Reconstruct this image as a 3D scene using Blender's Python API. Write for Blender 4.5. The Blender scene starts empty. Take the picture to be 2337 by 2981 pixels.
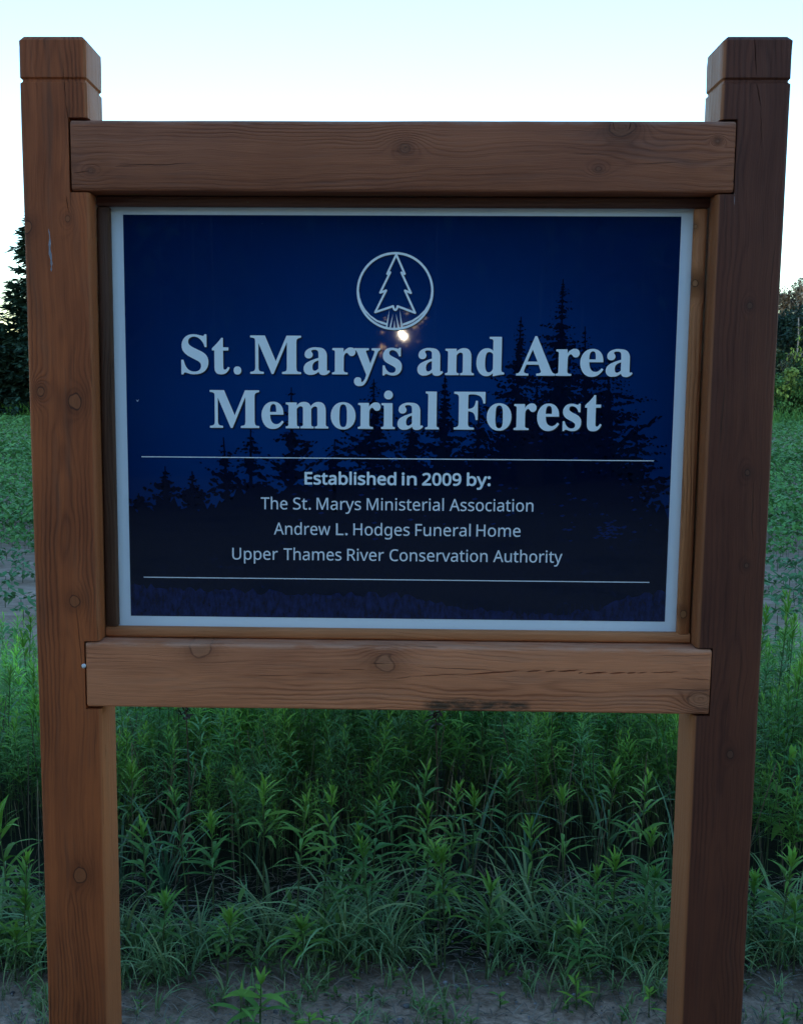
import bpy, bmesh, math, random
import numpy as np
from mathutils import Vector, Matrix
PI = math.pi
random.seed(7)
RNG = np.random.default_rng(11)
S = bpy.context.scene
COL = S.collection
GZ = -1.52            # ground level; z = 0 is the middle of the sign face

# ------------------------------------------------------------------ camera
cam = bpy.data.cameras.new('camera')
cam.sensor_fit = 'VERTICAL'; cam.sensor_height = 36.0
cam.lens = 3475.75 / 2981 * 36
cam.shift_x = 0.0368; cam.shift_y = 0.0318
cam.clip_start = 0.05; cam.clip_end = 3000
camo = bpy.data.objects.new('camera', cam); COL.objects.link(camo)
R_ = ((0.9996965, -0.02263688, -0.00971961), (0.02373304, 0.99075545, 0.1335679), (0.0066062, -0.13375804, 0.990992))
camo.matrix_world = Matrix(((R_[0][0], R_[0][2], -R_[0][1], -0.0143),
                            (R_[1][0], R_[1][2], -R_[1][1], -2.5578),
                            (R_[2][0], R_[2][2], -R_[2][1], 0.0827), (0, 0, 0, 1)))
S.camera = camo

# ------------------------------------------------------------------ sky and sun: dusk, sun low behind the photographer
W = bpy.data.worlds.new('World'); S.world = W; W.use_nodes = True
wn = W.node_tree.nodes; wl = W.node_tree.links
SUN_EL = math.radians(2.25); SUN_ROT = math.radians(180 - 0.43)
sky = wn.new('ShaderNodeTexSky'); sky.sky_type = 'NISHITA'; sky.sun_disc = False
sky.sun_elevation = SUN_EL; sky.sun_rotation = SUN_ROT
sky.altitude = 300; sky.air_density = 0.8; sky.dust_density = 0.2; sky.ozone_density = 2.1
bg = wn['Background']; bg.inputs['Strength'].default_value = 0.15
wl.new(sky.outputs[0], bg.inputs['Color'])
sun = bpy.data.lights.new('sun', 'SUN'); sun.energy = 0.0025; sun.angle = math.radians(0.4); sun.color = (1.0, 0.86, 0.66)
suno = bpy.data.objects.new('sun', sun); COL.objects.link(suno)
sd = Vector((math.sin(SUN_ROT) * math.cos(SUN_EL), math.cos(SUN_ROT) * math.cos(SUN_EL), math.sin(SUN_EL)))
suno.rotation_euler = sd.to_track_quat('Z', 'Y').to_euler(); suno.location = (3, -30, 8)
S.view_settings.view_transform = 'Standard'; S.view_settings.look = 'None'
S.view_settings.gamma = 1; S.view_settings.use_curve_mapping = False
S.view_settings.exposure = 3.05

# ------------------------------------------------------------------ small helpers
def tag(o, label=None, cat=None, group=None, kind=None):
    if label: o['label'] = label
    if cat: o['category'] = cat
    if group: o['group'] = group
    if kind: o['kind'] = kind
    return o
def empty(name, loc=(0, 0, 0), rz=0):
    o = bpy.data.objects.new(name, None); COL.objects.link(o); o.location = loc; o.rotation_euler.z = rz
    o.empty_display_size = 0.1
    return o
def link(name, me, mat=None, parent=None, loc=(0, 0, 0)):
    o = bpy.data.objects.new(name, me); COL.objects.link(o); o.location = loc
    if mat is not None and not me.materials: me.materials.append(mat)
    if parent: o.parent = parent
    return o
def mesh_np(name, V, F, C=None, mat=None, smooth=False):
    """V (n,3), F (m,4) quads, C (n,3) linear colours"""
    me = bpy.data.meshes.new(name); n = len(V); m = len(F)
    k = F.shape[1]
    me.vertices.add(n); me.vertices.foreach_set('co', np.asarray(V, np.float32).ravel())
    me.loops.add(m * k); me.loops.foreach_set('vertex_index', np.asarray(F, np.int32).ravel())
    me.polygons.add(m); me.polygons.foreach_set('loop_start', np.arange(0, m * k, k, dtype=np.int32))
    me.polygons.foreach_set('loop_total', np.full(m, k, np.int32))
    if smooth: me.polygons.foreach_set('use_smooth', np.ones(m, bool))
    if C is not None:
        a = me.color_attributes.new('tint', 'FLOAT_COLOR', 'POINT')
        c4 = np.ones((n, 4), np.float32); c4[:, :3] = C; a.data.foreach_set('color', c4.ravel())
    me.update(calc_edges=True); me.validate()
    if mat: me.materials.append(mat)
    return me
class Batch:
    def __init__(s): s.V = []; s.F = []; s.C = []; s.n = 0
    def add(s, V, F, C):
        s.V.append(V); s.F.append(F + s.n); s.C.append(C); s.n += len(V)
    def get(s): return np.concatenate(s.V), np.concatenate(s.F), np.concatenate(s.C)
    def mesh(s, name, mat, smooth=False):
        V, F, C = s.get(); return mesh_np(name, V, F, C, mat, smooth)

# ------------------------------------------------------------------ node expressions
class X:
    """one socket of a material under construction; arithmetic makes Math nodes"""
    def __init__(s, t, k): s.t = t; s.k = k
    def _m(s, op, *a):
        n = s.t.nodes.new('ShaderNodeMath'); n.operation = op
        for i, v in enumerate(a):
            if isinstance(v, X): s.t.links.new(v.k, n.inputs[i])
            else: n.inputs[i].default_value = v
        return X(s.t, n.outputs[0])
    def __add__(s, o): return s._m('ADD', s, o)
    __radd__ = __add__
    def __sub__(s, o): return s._m('SUBTRACT', s, o)
    def __rsub__(s, o): return s._m('SUBTRACT', o, s)
    def __mul__(s, o): return s._m('MULTIPLY', s, o)
    __rmul__ = __mul__
    def __truediv__(s, o): return s._m('DIVIDE', s, o)
    def sqrt(s): return s._m('SQRT', s)
    def sin(s): return s._m('SINE', s)
    def abs(s): return s._m('ABSOLUTE', s)
    def exp(s): return s._m('EXPONENT', s)
    def pow(s, p): return s._m('POWER', s, p)
    def fract(s): return s._m('FRACT', s)
    def mx(s, o): return s._m('MAXIMUM', s, o)
    def mn(s, o): return s._m('MINIMUM', s, o)
    def step(s, a, b):          # smooth ramp a..b -> 0..1
        n = s.t.nodes.new('ShaderNodeMapRange'); n.interpolation_type = 'SMOOTHSTEP'
        s.t.links.new(s.k, n.inputs[0]); n.inputs[1].default_value = a; n.inputs[2].default_value = b
        return X(s.t, n.outputs[0])
class Mat:
    def __init__(s, name):
        s.m = bpy.data.materials.new(name); s.m.use_nodes = True; s.t = s.m.node_tree
        s.b = s.t.nodes['Principled BSDF']; s.out = s.t.nodes['Material Output']
        s.co = s.t.nodes.new('ShaderNodeTexCoord')
    def xyz(s):
        n = s.t.nodes.new('ShaderNodeSeparateXYZ'); s.t.links.new(s.co.outputs['Object'], n.inputs[0])
        return [X(s.t, n.outputs[i]) for i in range(3)]
    def vec(s, x, y, z):
        n = s.t.nodes.new('ShaderNodeCombineXYZ')
        for i, v in enumerate((x, y, z)):
            if isinstance(v, X): s.t.links.new(v.k, n.inputs[i])
            else: n.inputs[i].default_value = v
        return n.outputs[0]
    def noise(s, v, scale=1.0, detail=3, rough=0.5, dist=0.0):
        n = s.t.nodes.new('ShaderNodeTexNoise'); s.t.links.new(v if not isinstance(v, X) else v.k, n.inputs['Vector'])
        n.inputs['Scale'].default_value = scale; n.inputs['Detail'].default_value = detail
        n.inputs['Roughness'].default_value = rough; n.inputs['Distortion'].default_value = dist
        return X(s.t, n.outputs[0])
    def mix(s, f, a, b):
        n = s.t.nodes.new('ShaderNodeMix'); n.data_type = 'RGBA'
        if isinstance(f, X): s.t.links.new(f.k, n.inputs['Factor'])
        else: n.inputs['Factor'].default_value = f
        for q, v in (('A', a), ('B', b)):
            k = [i for i in n.inputs if i.name == q and i.type == 'RGBA'][0]
            if isinstance(v, (tuple, list)): k.default_value = (*v[:3], 1)
            else: s.t.links.new(v, k)
        return [o for o in n.outputs if o.type == 'RGBA'][0]
    def scale(s, c, f):
        n = s.t.nodes.new('ShaderNodeVectorMath'); n.operation = 'SCALE'; s.t.links.new(c, n.inputs[0])
        if isinstance(f, X): s.t.links.new(f.k, n.inputs['Scale'])
        else: n.inputs['Scale'].default_value = f
        return n.outputs[0]
    def set(s, **k):
        for a, v in k.items():
            i = s.b.inputs[a.replace('_', ' ')]
            if isinstance(v, X): s.t.links.new(v.k, i)
            elif isinstance(v, (int, float)): i.default_value = v
            elif isinstance(v, tuple): i.default_value = (*v[:3], 1)
            else: s.t.links.new(v, i)
        return s
    def bump(s, h, dist=0.001, strength=1.0):
        n = s.t.nodes.new('ShaderNodeBump'); n.inputs['Distance'].default_value = dist; n.inputs['Strength'].default_value = strength
        s.t.links.new(h.k, n.inputs['Height']); s.t.links.new(n.outputs[0], s.b.inputs['Normal'])

def flat(name, col, rough=0.6, spec=0.5):
    m = Mat(name); m.set(Base_Color=col, Roughness=rough); m.b.inputs['Specular IOR Level'].default_value = spec
    return m.m

def wood(name, axis, dark, light, pith=(0.0, 0.10, 0.02), c0=0.0, knots=(), seed=0.0,  streak=0.35, grey=0.0, greycol=(0.16, 0.13, 0.10), freq=150.0, stain=None, rough=0.55, kp=0.75, wear=None, side=None):
    """stained softwood: growth rings about a wandering pith, bent round the knots.
    axis: 'x' or 'z' is the length of the board; knots: (l, c, r, bend) on the front face; bend=radius of disturbed grain"""
    m = Mat(name); x, y, z = m.xyz()
    L, C = (x, z) if axis == 'x' else (z, x)
    C = C - c0
    lowv = m.vec(L * 1.6 + seed, C * 3.0, y * 3.0 + seed * 2)
    n1 = m.noise(lowv, 1.0, 2) - 0.5
    n2 = m.noise(m.vec(L * 3.1 + seed * 5, C * 8.0, y * 8.0), 1.0, 2) - 0.5
    n3 = m.noise(m.vec(L * 14 + seed, C * 34.0, y * 34.0), 1.0, 2) - 0.5
    cc = C + n1 * 0.06 + n2 * 0.012 + n3 * 0.008
    depth = y + pith[1] + n2 * pith[2] * 2 + L * pith[0]
    ring = (cc * cc + depth * depth * 0.30).sqrt()
    darkk = None; ringk = None
    for (kl, kc, kr, kb) in knots:
        dl = (L - kl); dc = (C - (kc - c0))
        wob = 1.0
        d = ((dl * dl * 0.42) + dc * dc + n3 * 0.0002 * 0).sqrt()
        dr = (dl * dl * 0.8 + dc * dc * 1.15).sqrt() + n3 * kr * 1.6
        w = (d * d * (-1.0 / (kb * kb * 0.45))).exp() * 0.85
        ring = ring * (1.0 - w) + (d * 1.0 + n3 * 0.004) * w
        disc = 1.0 - dr.step(kr * 0.82, kr * 1.02)
        rim = (1.0 - ((dr - kr) / (kr * 0.16)).abs().step(0.0, 1.0))
        halo = (dr * dr * (-1.0 / (kr * kr * 5.0))).exp() * 0.55
        darkk = halo if darkk is None else darkk.mx(halo)
        ringk = (disc, rim) if ringk is None else (ringk[0].mx(disc), ringk[1].mx(rim))
    late = ((ring * (freq * 2 * PI / 1.0) * 1.0).sin() * 0.5 + 0.5).pow(2.2)
    fine = m.noise(m.vec(L * 6 + seed, cc * 420.0, y * 420.0), 1.0, 3, 0.6)
    strk = m.noise(m.vec(L * 1.2 + seed * 3, cc * 60.0, y * 60.0), 1.0, 3, 0.65)
    blot = m.noise(m.vec(L * 2.4 + seed * 7, C * 7.0, y * 7.0), 1.0, 4, 0.6)
    patch = m.noise(m.vec(L * 1.9 + seed * 2.3, C * 11.0, y * 11.0), 1.0, 2).step(0.38, 0.66)
    f = late * (patch * 0.26 + 0.05) + fine * 0.46 + strk * (streak + 0.20) - 0.05 + (blot - 0.5) * 1.15
    col = m.mix(f.step(0.10, 1.15), light, dark)
    if grey > 0:
        g = m.noise(m.vec(L * 3 + seed * 11, cc * 40.0, y * 40.0), 1.0, 3, 0.6).step(0.50, 0.72) * grey
        col = m.mix(g, col, greycol)
    if darkk is not None:
        col = m.mix(darkk, col, tuple(v * 0.42 for v in dark))
        col = m.mix(ringk[0] * kp, col, (light[0] * 0.8 + 0.012, light[1] * 0.95 + 0.014, light[2] * 1.1 + 0.008))
        col = m.mix(ringk[1] * (0.15 + kp), col, (0.012, 0.007, 0.005))
    if stain:
        l0, l1, s0, s1, sc = stain
        nn = n3 * 0.02
        a = (L + nn).step(l0 - 0.01, l0 + 0.015) * (1.0 - (L + nn).step(l1 - 0.015, l1 + 0.01))
        c = (C + c0 + nn).step(s0 - 0.006, s0 + 0.004) * (1.0 - (C + c0 + nn).step(s1 - 0.006, s1 + 0.006))
        p = m.noise(m.vec(L * 30, C * 60, seed), 1.0, 4, 0.7).step(0.25, 0.6)
        col = m.mix(a * c * p * 0.85, col, sc)
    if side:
        lit_side = (C * side).step(0.0625, 0.0665); col = m.mix(lit_side * 0.55, col, (0.46, 0.155, 0.055))  # inner post face painted lighter orange, standing in for light from the sides
    if wear:
        wn_ = m.noise(m.vec(L * 9.0, C * 30.0, y * 30.0), 1.0, 4, 0.7)
        ww = (C + c0 + (wn_ - 0.5) * 0.012).step(wear - 0.0105, wear - 0.003) * wn_.step(0.30, 0.60)
        col = m.mix(ww * 0.65, col, (light[0] * 0.75 + 0.10, light[1] * 0.9 + 0.10, light[2] + 0.10))
    # hairline checks along the grain and small scratches
    chk = m.noise(m.vec(L * 2.2 + seed * 9, cc * 190.0, y * 190.0), 1.0, 1).step(0.70, 0.80)
    col = m.mix(chk * 0.55, col, tuple(v * 0.30 for v in dark))
    speck = m.noise(m.vec(L * 60 + seed, C * 90.0, y * 90.0), 1.0, 1).step(0.80, 0.86)
    col = m.mix(speck * 0.35, col, (0.24, 0.19, 0.15))
    m.set(Base_Color=col, Roughness=(f * 0.25 + rough - 0.1)); m.b.inputs['Specular IOR Level'].default_value = 0.28
    m.bump(late * patch * -0.4 + fine * -0.7 - chk * 1.4, 0.0020, 0.9)
    return m.m

# ------------------------------------------------------------------ ground
def ground_height(x, y):
    """world x,y -> z; gentle bumps near, planting ridges in the field"""
    d = np.hypot(x, y)
    h = 0.010 * np.sin(x * 2.1 + 0.7) * np.sin(y * 1.7) + 0.006 * np.sin(x * 5.3) * np.sin(y * 6.1 + 1)
    fld = np.clip((y - 4.0) / 1.0, 0, 1) * np.clip((46 - y) / 2, 0, 1)
    h = h + fld * 0.018 * np.sin(y * 2 * PI / 0.76 + 0.6 * np.sin(x * 0.4))
    return GZ + h * np.clip(60 / (d + 1), 0, 1)
def grid(xs, ys):
    Xg, Yg = np.meshgrid(xs, ys); V = np.stack([Xg.ravel(), Yg.ravel(), ground_height(Xg.ravel(), Yg.ravel())], 1)
    nx, ny = len(xs), len(ys); i = (np.arange(ny - 1)[:, None] * nx + np.arange(nx - 1)[None, :]).ravel()
    return V, np.stack([i, i + 1, i + 1 + nx, i + nx], 1)
def span(a): return np.unique(np.concatenate(a))
xs = span([np.linspace(-1500, -60, 14), np.linspace(-60, -6, 40), np.linspace(-6, 6, 90), np.linspace(6, 60, 40), np.linspace(60, 1500, 14)])
ys = span([np.linspace(-1500, -30, 12), np.linspace(-30, -1, 40), np.linspace(-1, 1.5, 60), np.linspace(1.5, 20, 165), np.linspace(20, 50, 40), np.linspace(50, 1600, 20)])
m = Mat('soil_and_gravel'); gx, gy, gz = m.xyz()
na = m.noise(m.vec(gx, gy, 0.0), 1.3, 5, 0.6); nb = m.noise(m.vec(gx, gy, 0.0), 28, 5, 0.7); nc = m.noise(m.vec(gx, gy, 3.0), 140, 3, 0.6)
nd = m.noise(m.vec(gx, gy * 2.5, 7.0), 5, 4, 0.65)
gravel = m.mix(nb.step(0.3, 0.7), (0.22, 0.145, 0.10), (0.58, 0.42, 0.32))
gravel = m.mix(nc.step(0.62, 0.72) * 0.6, gravel, (0.30, 0.29, 0.29))
gravel = m.mix(na.step(0.5, 0.75) * 0.5, gravel, (0.045, 0.055, 0.03))
soil = m.mix(nd.step(0.3, 0.7), (0.30, 0.205, 0.155), (0.46, 0.33, 0.26))
soil = m.mix(nb.step(0.55, 0.8) * 0.45, soil, (0.14, 0.125, 0.12))
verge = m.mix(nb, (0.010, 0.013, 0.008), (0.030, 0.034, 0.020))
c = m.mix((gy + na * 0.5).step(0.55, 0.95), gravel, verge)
c = m.mix((gy + na * 1.0).step(3.4, 4.2), c, soil)
c = m.mix(gy.step(43, 47), c, verge)
m.set(Base_Color=c, Roughness=0.95); m.b.inputs['Specular IOR Level'].default_value = 0.15
m.bump(nb + nc * 0.4, 0.012, 1.0)
V, F = grid(xs, ys)
g = link('ground', mesh_np('ground', V, F, None, m.m, True)); tag(g, kind='structure')
def gh(x, y): return float(ground_height(np.array([x]), np.array([y]))[0])

# ------------------------------------------------------------------ the sign
sign = empty('information_sign', (0, 0.07, GZ))
tag(sign, 'large timber framed notice sign with dark blue panel standing at the field edge', 'sign')
OFF = (0, -0.07, -GZ)
def spart(name, me, mat, parent=None):
    if parent is None: return link(name, me, mat, sign, OFF)
    return link(name, me, mat, parent)
def finish(bm, name, ang=35):
    me = bpy.data.meshes.new(name); bmesh.ops.recalc_face_normals(bm, faces=bm.faces); bm.to_mesh(me); bm.free()
    me.polygons.foreach_set('use_smooth', np.ones(len(me.polygons), bool)); me.set_sharp_from_angle(angle=math.radians(ang))
    return me
def section(w, d, r, n=3):
    p = []
    for cx_, cy_, a0 in ((w / 2 - r, d / 2 - r, 0), (-w / 2 + r, d / 2 - r, 90), (-w / 2 + r, -d / 2 + r, 180), (w / 2 - r, -d / 2 + r, 270)):
        for i in range(n + 1):
            a = math.radians(a0 + 90 * i / n); p.append((cx_ + r * math.cos(a), cy_ + r * math.sin(a)))
    return p
def loft(levels, w, d, r, place, jitter=0.0, rnd=random.Random(1)):
    """levels: (t, inset) ; place(a, b, t) -> point"""
    bm = bmesh.new(); rings = []
    for t, ins in levels:
        sec = section(w - 2 * ins, d - 2 * ins, max(r - ins * 0.5, 0.002))
        rings.append([bm.verts.new(place(a + rnd.uniform(-jitter, jitter), b + rnd.uniform(-jitter, jitter), t)) for a, b in sec])
    for A, B in zip(rings, rings[1:]):
        for i in range(len(A)): bm.faces.new((A[i], A[(i + 1) % len(A)], B[(i + 1) % len(A)], B[i]))
    bm.faces.new(rings[0][::-1]); bm.faces.new(rings[-1])
    bmesh.ops.recalc_face_normals(bm, faces=bm.faces)
    return bm
def box_bm(x0, x1, y0, y1, z0, z1):
    bm = bmesh.new(); bmesh.ops.create_cube(bm, size=1)
    for v in bm.verts: v.co = Vector((x0 if v.co.x < 0 else x1, y0 if v.co.y < 0 else y1, z0 if v.co.z < 0 else z1))
    return bm
def lens_bm(x0, z0, x1, z1, t, depth, vertical=False):
    """a thin lens-shaped wedge through y = 0 used to cut a drying crack"""
    bm = bmesh.new(); n = 7; a = Vector((x0, 0, z0)); b = Vector((x1, 0, z1)); u = (b - a).normalized(); s = Vector((-u.z, 0, u.x))
    fr, bk = [], []
    for i in range(n):
        f = i / (n - 1); w = t * 0.5 * (math.sin(PI * f) ** 0.7) + 0.00015; c = a.lerp(b, f) + s * 0.0006 * math.sin(f * 17 + x0 * 90)
        fr.append((c + s * w + Vector((0, -0.003, 0)), c - s * w + Vector((0, -0.003, 0)))); bk.append(c + Vector((0, depth * (0.35 + 0.65 * math.sin(PI * f)), 0)))
    V = [[bm.verts.new(p), bm.verts.new(q), bm.verts.new(r)] for (p, q), r in zip(fr, bk)]
    for A, B in zip(V, V[1:]):
        for i in range(3): bm.faces.new((A[i], A[(i + 1) % 3], B[(i + 1) % 3], B[i]))
    bm.faces.new(V[0][::-1]); bm.faces.new(V[-1]); bmesh.ops.recalc_face_normals(bm, faces=bm.faces)
    return bm
def carve(bm, cutters, name, ang=35):
    me = bpy.data.meshes.new('t'); bm.to_mesh(me); bm.free(); o = bpy.data.objects.new('t', me); COL.objects.link(o); kill = [o]
    for c in cutters:
        cm = bpy.data.meshes.new('c'); c.to_mesh(cm); c.free(); co = bpy.data.objects.new('c', cm); COL.objects.link(co); kill.append(co)
        md = o.modifiers.new('b', 'BOOLEAN'); md.operation = 'DIFFERENCE'; md.solver = 'EXACT'; md.object = co
    bpy.context.view_layer.update()
    res = bpy.data.meshes.new_from_object(o.evaluated_get(bpy.context.evaluated_depsgraph_get())); res.name = name
    for k in kill: bpy.data.objects.remove(k)
    res.polygons.foreach_set('use_smooth', np.ones(len(res.polygons), bool)); res.set_sharp_from_angle(angle=math.radians(ang))
    return res

PW = 0.140; RB = (0.0, 0.089)      # post size; rail depth range
XLc = -0.7915 + 0.07; XRc = 0.7924 - 0.07; ZT = 0.7877
def post_bm(xc, rnd, tcut=0.0085):
    zs = [(GZ - 0.4, 0), (GZ + 0.2, 0), (-1.0, 0), (-0.75, 0), (-0.4, 0), (-0.2, 0), (0.0, 0), (0.2, 0), (0.4, 0), (0.6, 0),
          (ZT - 0.0935, 0), (ZT - 0.0895, 0.0042), (ZT - 0.0855, 0.0042), (ZT - 0.0815, 0), (ZT - 0.03, 0), (ZT - tcut, 0.0), (ZT, tcut)]
    return loft(zs, PW, PW, 0.009, lambda a, b, t: Vector((xc + a, 0.07 + b, t)), 0.0006, rnd)
TB = (-0.688, 0.6848, 0.4778, 0.6204); BB = (-0.6829, 0.6849, -0.6309, -0.4859)
lpost = carve(post_bm(XLc, random.Random(3)), [
    box_bm(TB[0] - 0.004, -0.5, -0.02, RB[1] + 0.001, TB[2] - 0.003, TB[3] + 0.0055),
    box_bm(BB[0] - 0.003, -0.5, -0.02, RB[1] + 0.001, BB[2] - 0.006, BB[3] + 0.003),
    lens_bm(-0.7000, 0.732, -0.6945, 0.655, 0.0016, 0.008), lens_bm(-0.696, 0.655, -0.691, 0.62, 0.002, 0.008),
    lens_bm(-0.7005, 0.47, -0.6945, 0.43, 0.002, 0.008)], 'post')
rpost = carve(post_bm(XRc, random.Random(5)), [
    box_bm(0.5, TB[1] + 0.0022, -0.02, RB[1] + 0.001, TB[2] - 0.003, TB[3] + 0.004),
    box_bm(0.5, BB[1] + 0.0018, -0.02, RB[1] + 0.001, BB[2] - 0.004, BB[3] + 0.003),
    lens_bm(0.7126, 0.790, 0.7205, 0.7077, 0.0022, 0.012), lens_bm(0.7205, 0.7003, 0.7334, 0.6465, 0.0022, 0.010),
    lens_bm(0.7325, 0.648, 0.7376, 0.565, 0.0015, 0.008)], 'post')
KL = [(0.4036, -0.7858, 0.011, 0.035), (0.4208, -0.6979, 0.0045, 0.03), (0.061, -0.7652, 0.0095, 0.03), (0.040, -0.689, 0.0155, 0.045),
      (-0.3936, -0.7038, 0.012, 0.05), (-1.0244, -0.7051, 0.0155, 0.05)]
KR = [(0.249, 0.7291, 0.0055, 0.02), (-0.1, 0.742, 0.006, 0.03), (-0.72, 0.735, 0.008, 0.04), (-0.30, 0.75, 0.005, 0.02)]
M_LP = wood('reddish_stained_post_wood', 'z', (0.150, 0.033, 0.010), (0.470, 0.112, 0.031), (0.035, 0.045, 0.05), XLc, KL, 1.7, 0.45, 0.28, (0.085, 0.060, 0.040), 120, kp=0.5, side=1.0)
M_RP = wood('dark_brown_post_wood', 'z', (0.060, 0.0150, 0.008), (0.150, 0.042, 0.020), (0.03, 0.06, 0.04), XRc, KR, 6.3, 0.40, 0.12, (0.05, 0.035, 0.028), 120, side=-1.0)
M_TB = wood('brown_upper_rail_wood', 'x', (0.150, 0.042, 0.020), (0.38, 0.118, 0.050), (0.02, 0.05, 0.05), 0.53,
            [(0.008, 0.5643, 0.0095, 0.05), (0.4504, 0.6092, 0.020, 0.06), (0.4059, 0.5247, 0.005, 0.025), (-0.6467, 0.5186, 0.004, 0.03), (0.6477, 0.5804, 0.0035, 0.012)], 3.1, 0.30, 0.2, (0.16, 0.10, 0.08), 130, kp=0.3, wear=TB[3])
M_BB = wood('weathered_lower_rail_wood', 'x', (0.29, 0.080, 0.032), (0.72, 0.245, 0.105), (0.02, 0.05, 0.05), -0.56,
            [(-0.0254, -0.5233, 0.021, 0.055), (-0.4274, -0.4944, 0.020, 0.06), (0.6645, -0.598, 0.022, 0.05)],
            8.9, 0.30, 0.15, (0.30, 0.20, 0.14), 130, (0.0628, 0.2926, -0.627, -0.604, (0.022, 0.028, 0.018)), kp=0.3, wear=BB[3])
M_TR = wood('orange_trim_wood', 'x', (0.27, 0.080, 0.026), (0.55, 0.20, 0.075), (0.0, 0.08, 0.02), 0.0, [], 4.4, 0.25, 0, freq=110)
M_TL = wood('shaded_trim_wood_upright', 'z', (0.05, 0.022, 0.012), (0.12, 0.055, 0.030), (0.0, 0.08, 0.02), 0.0, [], 9.4, 0.25, 0, freq=110)  # left strip: darker copy of the orange trim, the post's shade put into colour
M_TT = wood('shaded_trim_wood', 'x', (0.06, 0.022, 0.014), (0.14, 0.052, 0.032), (0.0, 0.08, 0.02), 0.0, [], 5.4, 0.25, 0, freq=110)  # top strip: the shade under the upper rail painted into the wood colour
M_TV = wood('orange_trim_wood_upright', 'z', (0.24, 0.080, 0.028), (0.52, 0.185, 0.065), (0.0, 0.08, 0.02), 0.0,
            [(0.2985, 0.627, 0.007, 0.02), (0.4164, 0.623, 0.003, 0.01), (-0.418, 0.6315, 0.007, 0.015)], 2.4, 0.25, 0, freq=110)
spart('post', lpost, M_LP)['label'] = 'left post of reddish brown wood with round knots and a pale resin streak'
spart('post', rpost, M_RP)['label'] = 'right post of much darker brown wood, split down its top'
def rail_bm(B, rnd):
    xs_ = [B[0], B[0] + 0.003] + list(np.linspace(B[0] + 0.08, B[1] - 0.08, 14)) + [B[1] - 0.003, B[1]]
    lv = [(t, 0.002 if i in (0, len(xs_) - 1) else 0) for i, t in enumerate(xs_)]
    zc = (B[2] + B[3]) / 2; h = B[3] - B[2]
    # slight unevenness of the sawn edge
    return loft(lv, RB[1] - RB[0], h, 0.006, lambda a, b, t: Vector((t, 0.0445 + a, zc + b)), 0.0005, rnd)
CR = [(-0.3482, -0.5576, -0.213, -0.5536, 0.0020), (-0.1975, -0.548, -0.1289, -0.5503, 0.0014), (-0.129, -0.5395, -0.065, -0.5387, 0.0018),
      (-0.0562, -0.5259, -0.0232, -0.5246, 0.0020), (-0.003, -0.5591, 0.0357, -0.5528, 0.0014), (0.0357, -0.5532, 0.1412, -0.546, 0.0018),
      (0.1413, -0.5487, 0.2816, -0.5371, 0.0040), (0.2817, -0.5402, 0.321, -0.5357, 0.0036), (0.3233, -0.5397, 0.3490, -0.5362, 0.0030),
      (0.3496, -0.5389, 0.4042, -0.5342, 0.0040), (0.3956, -0.5424, 0.4085, -0.5391, 0.0022), (0.4088, -0.5436, 0.4630, -0.5380, 0.0044),
      (0.4635, -0.5425, 0.5003, -0.5384, 0.0040), (0.5006, -0.5416, 0.5245, -0.5381, 0.0034), (0.5246, -0.5408, 0.5485, -0.5369, 0.0026),
      (0.5529, -0.5391, 0.6187, -0.5356, 0.0026), (0.6188, -0.5504, 0.6860, -0.5527, 0.0018)]
spart('rail', carve(rail_bm(BB, random.Random(9)), [lens_bm(a, b, c_, d, t, 0.014) for a, b, c_, d, t in CR], 'rail'), M_BB)['label'] = 'lower rail, paler weathered wood with a long jagged crack'
CT = [(-0.684, 0.5135, -0.650, 0.5180, 0.0016), (-0.60, 0.5275, -0.55, 0.5285, 0.0010), (0.468, 0.5335, 0.58, 0.5395, 0.0013), (0.471, 0.6215, 0.466, 0.603, 0.0022), (0.432, 0.6215, 0.436, 0.604, 0.0016),
      (-0.02, 0.5600, 0.0, 0.5590, 0.0012), (0.004, 0.5668, 0.013, 0.5660, 0.0012)]
spart('rail', carve(rail_bm(TB, random.Random(4)), [lens_bm(a, b, c_, d, t, 0.010) for a, b, c_, d, t in CT], 'rail'), M_TB)['label'] = 'upper rail of dull brown wood with small knots'

# trim strips that hold the panel
YP = 0.075
def strip_bm(x0, x1, z0, z1, rnd):
    """horizontal or vertical strip, rounded edges, y 0.052..YP"""
    if x1 - x0 > z1 - z0:
        return loft([(x0, 0.0015), (x0 + .002, 0), (x1 - .002, 0), (x1, 0.0015)], YP - 0.0015 - 0.050, z1 - z0, 0.0075, lambda a, b, t: Vector((t, 0.06175 + a, (z0 + z1) / 2 + b)), 0.0003, rnd)
    return loft([(z0, 0.0015), (z0 + .002, 0), (z1 - .002, 0), (z1, 0.0015)], x1 - x0, YP - 0.0015 - 0.050, 0.0085, lambda a, b, t: Vector(((x0 + x1) / 2 + a, 0.06175 + b, t)), 0.0003, rnd)
r9 = random.Random(12)
IL, IR, IB, IT = -0.6210, 0.6205, -0.4605, 0.4543      # inside of the trim
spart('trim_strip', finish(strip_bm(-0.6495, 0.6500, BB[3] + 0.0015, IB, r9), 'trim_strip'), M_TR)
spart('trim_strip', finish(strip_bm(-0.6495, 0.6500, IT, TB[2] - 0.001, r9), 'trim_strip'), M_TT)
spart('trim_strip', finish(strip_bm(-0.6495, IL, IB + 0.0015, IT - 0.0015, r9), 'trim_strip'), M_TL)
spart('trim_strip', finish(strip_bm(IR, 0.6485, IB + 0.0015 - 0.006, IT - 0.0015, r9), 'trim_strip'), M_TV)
# back boards of the frame
spart('backing_frame', finish(box_bm(-0.649, 0.649, YP + 0.007, YP + 0.025, BB[3] + 0.003, TB[2] - 0.003), 'backing_frame'), M_TR)
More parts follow.
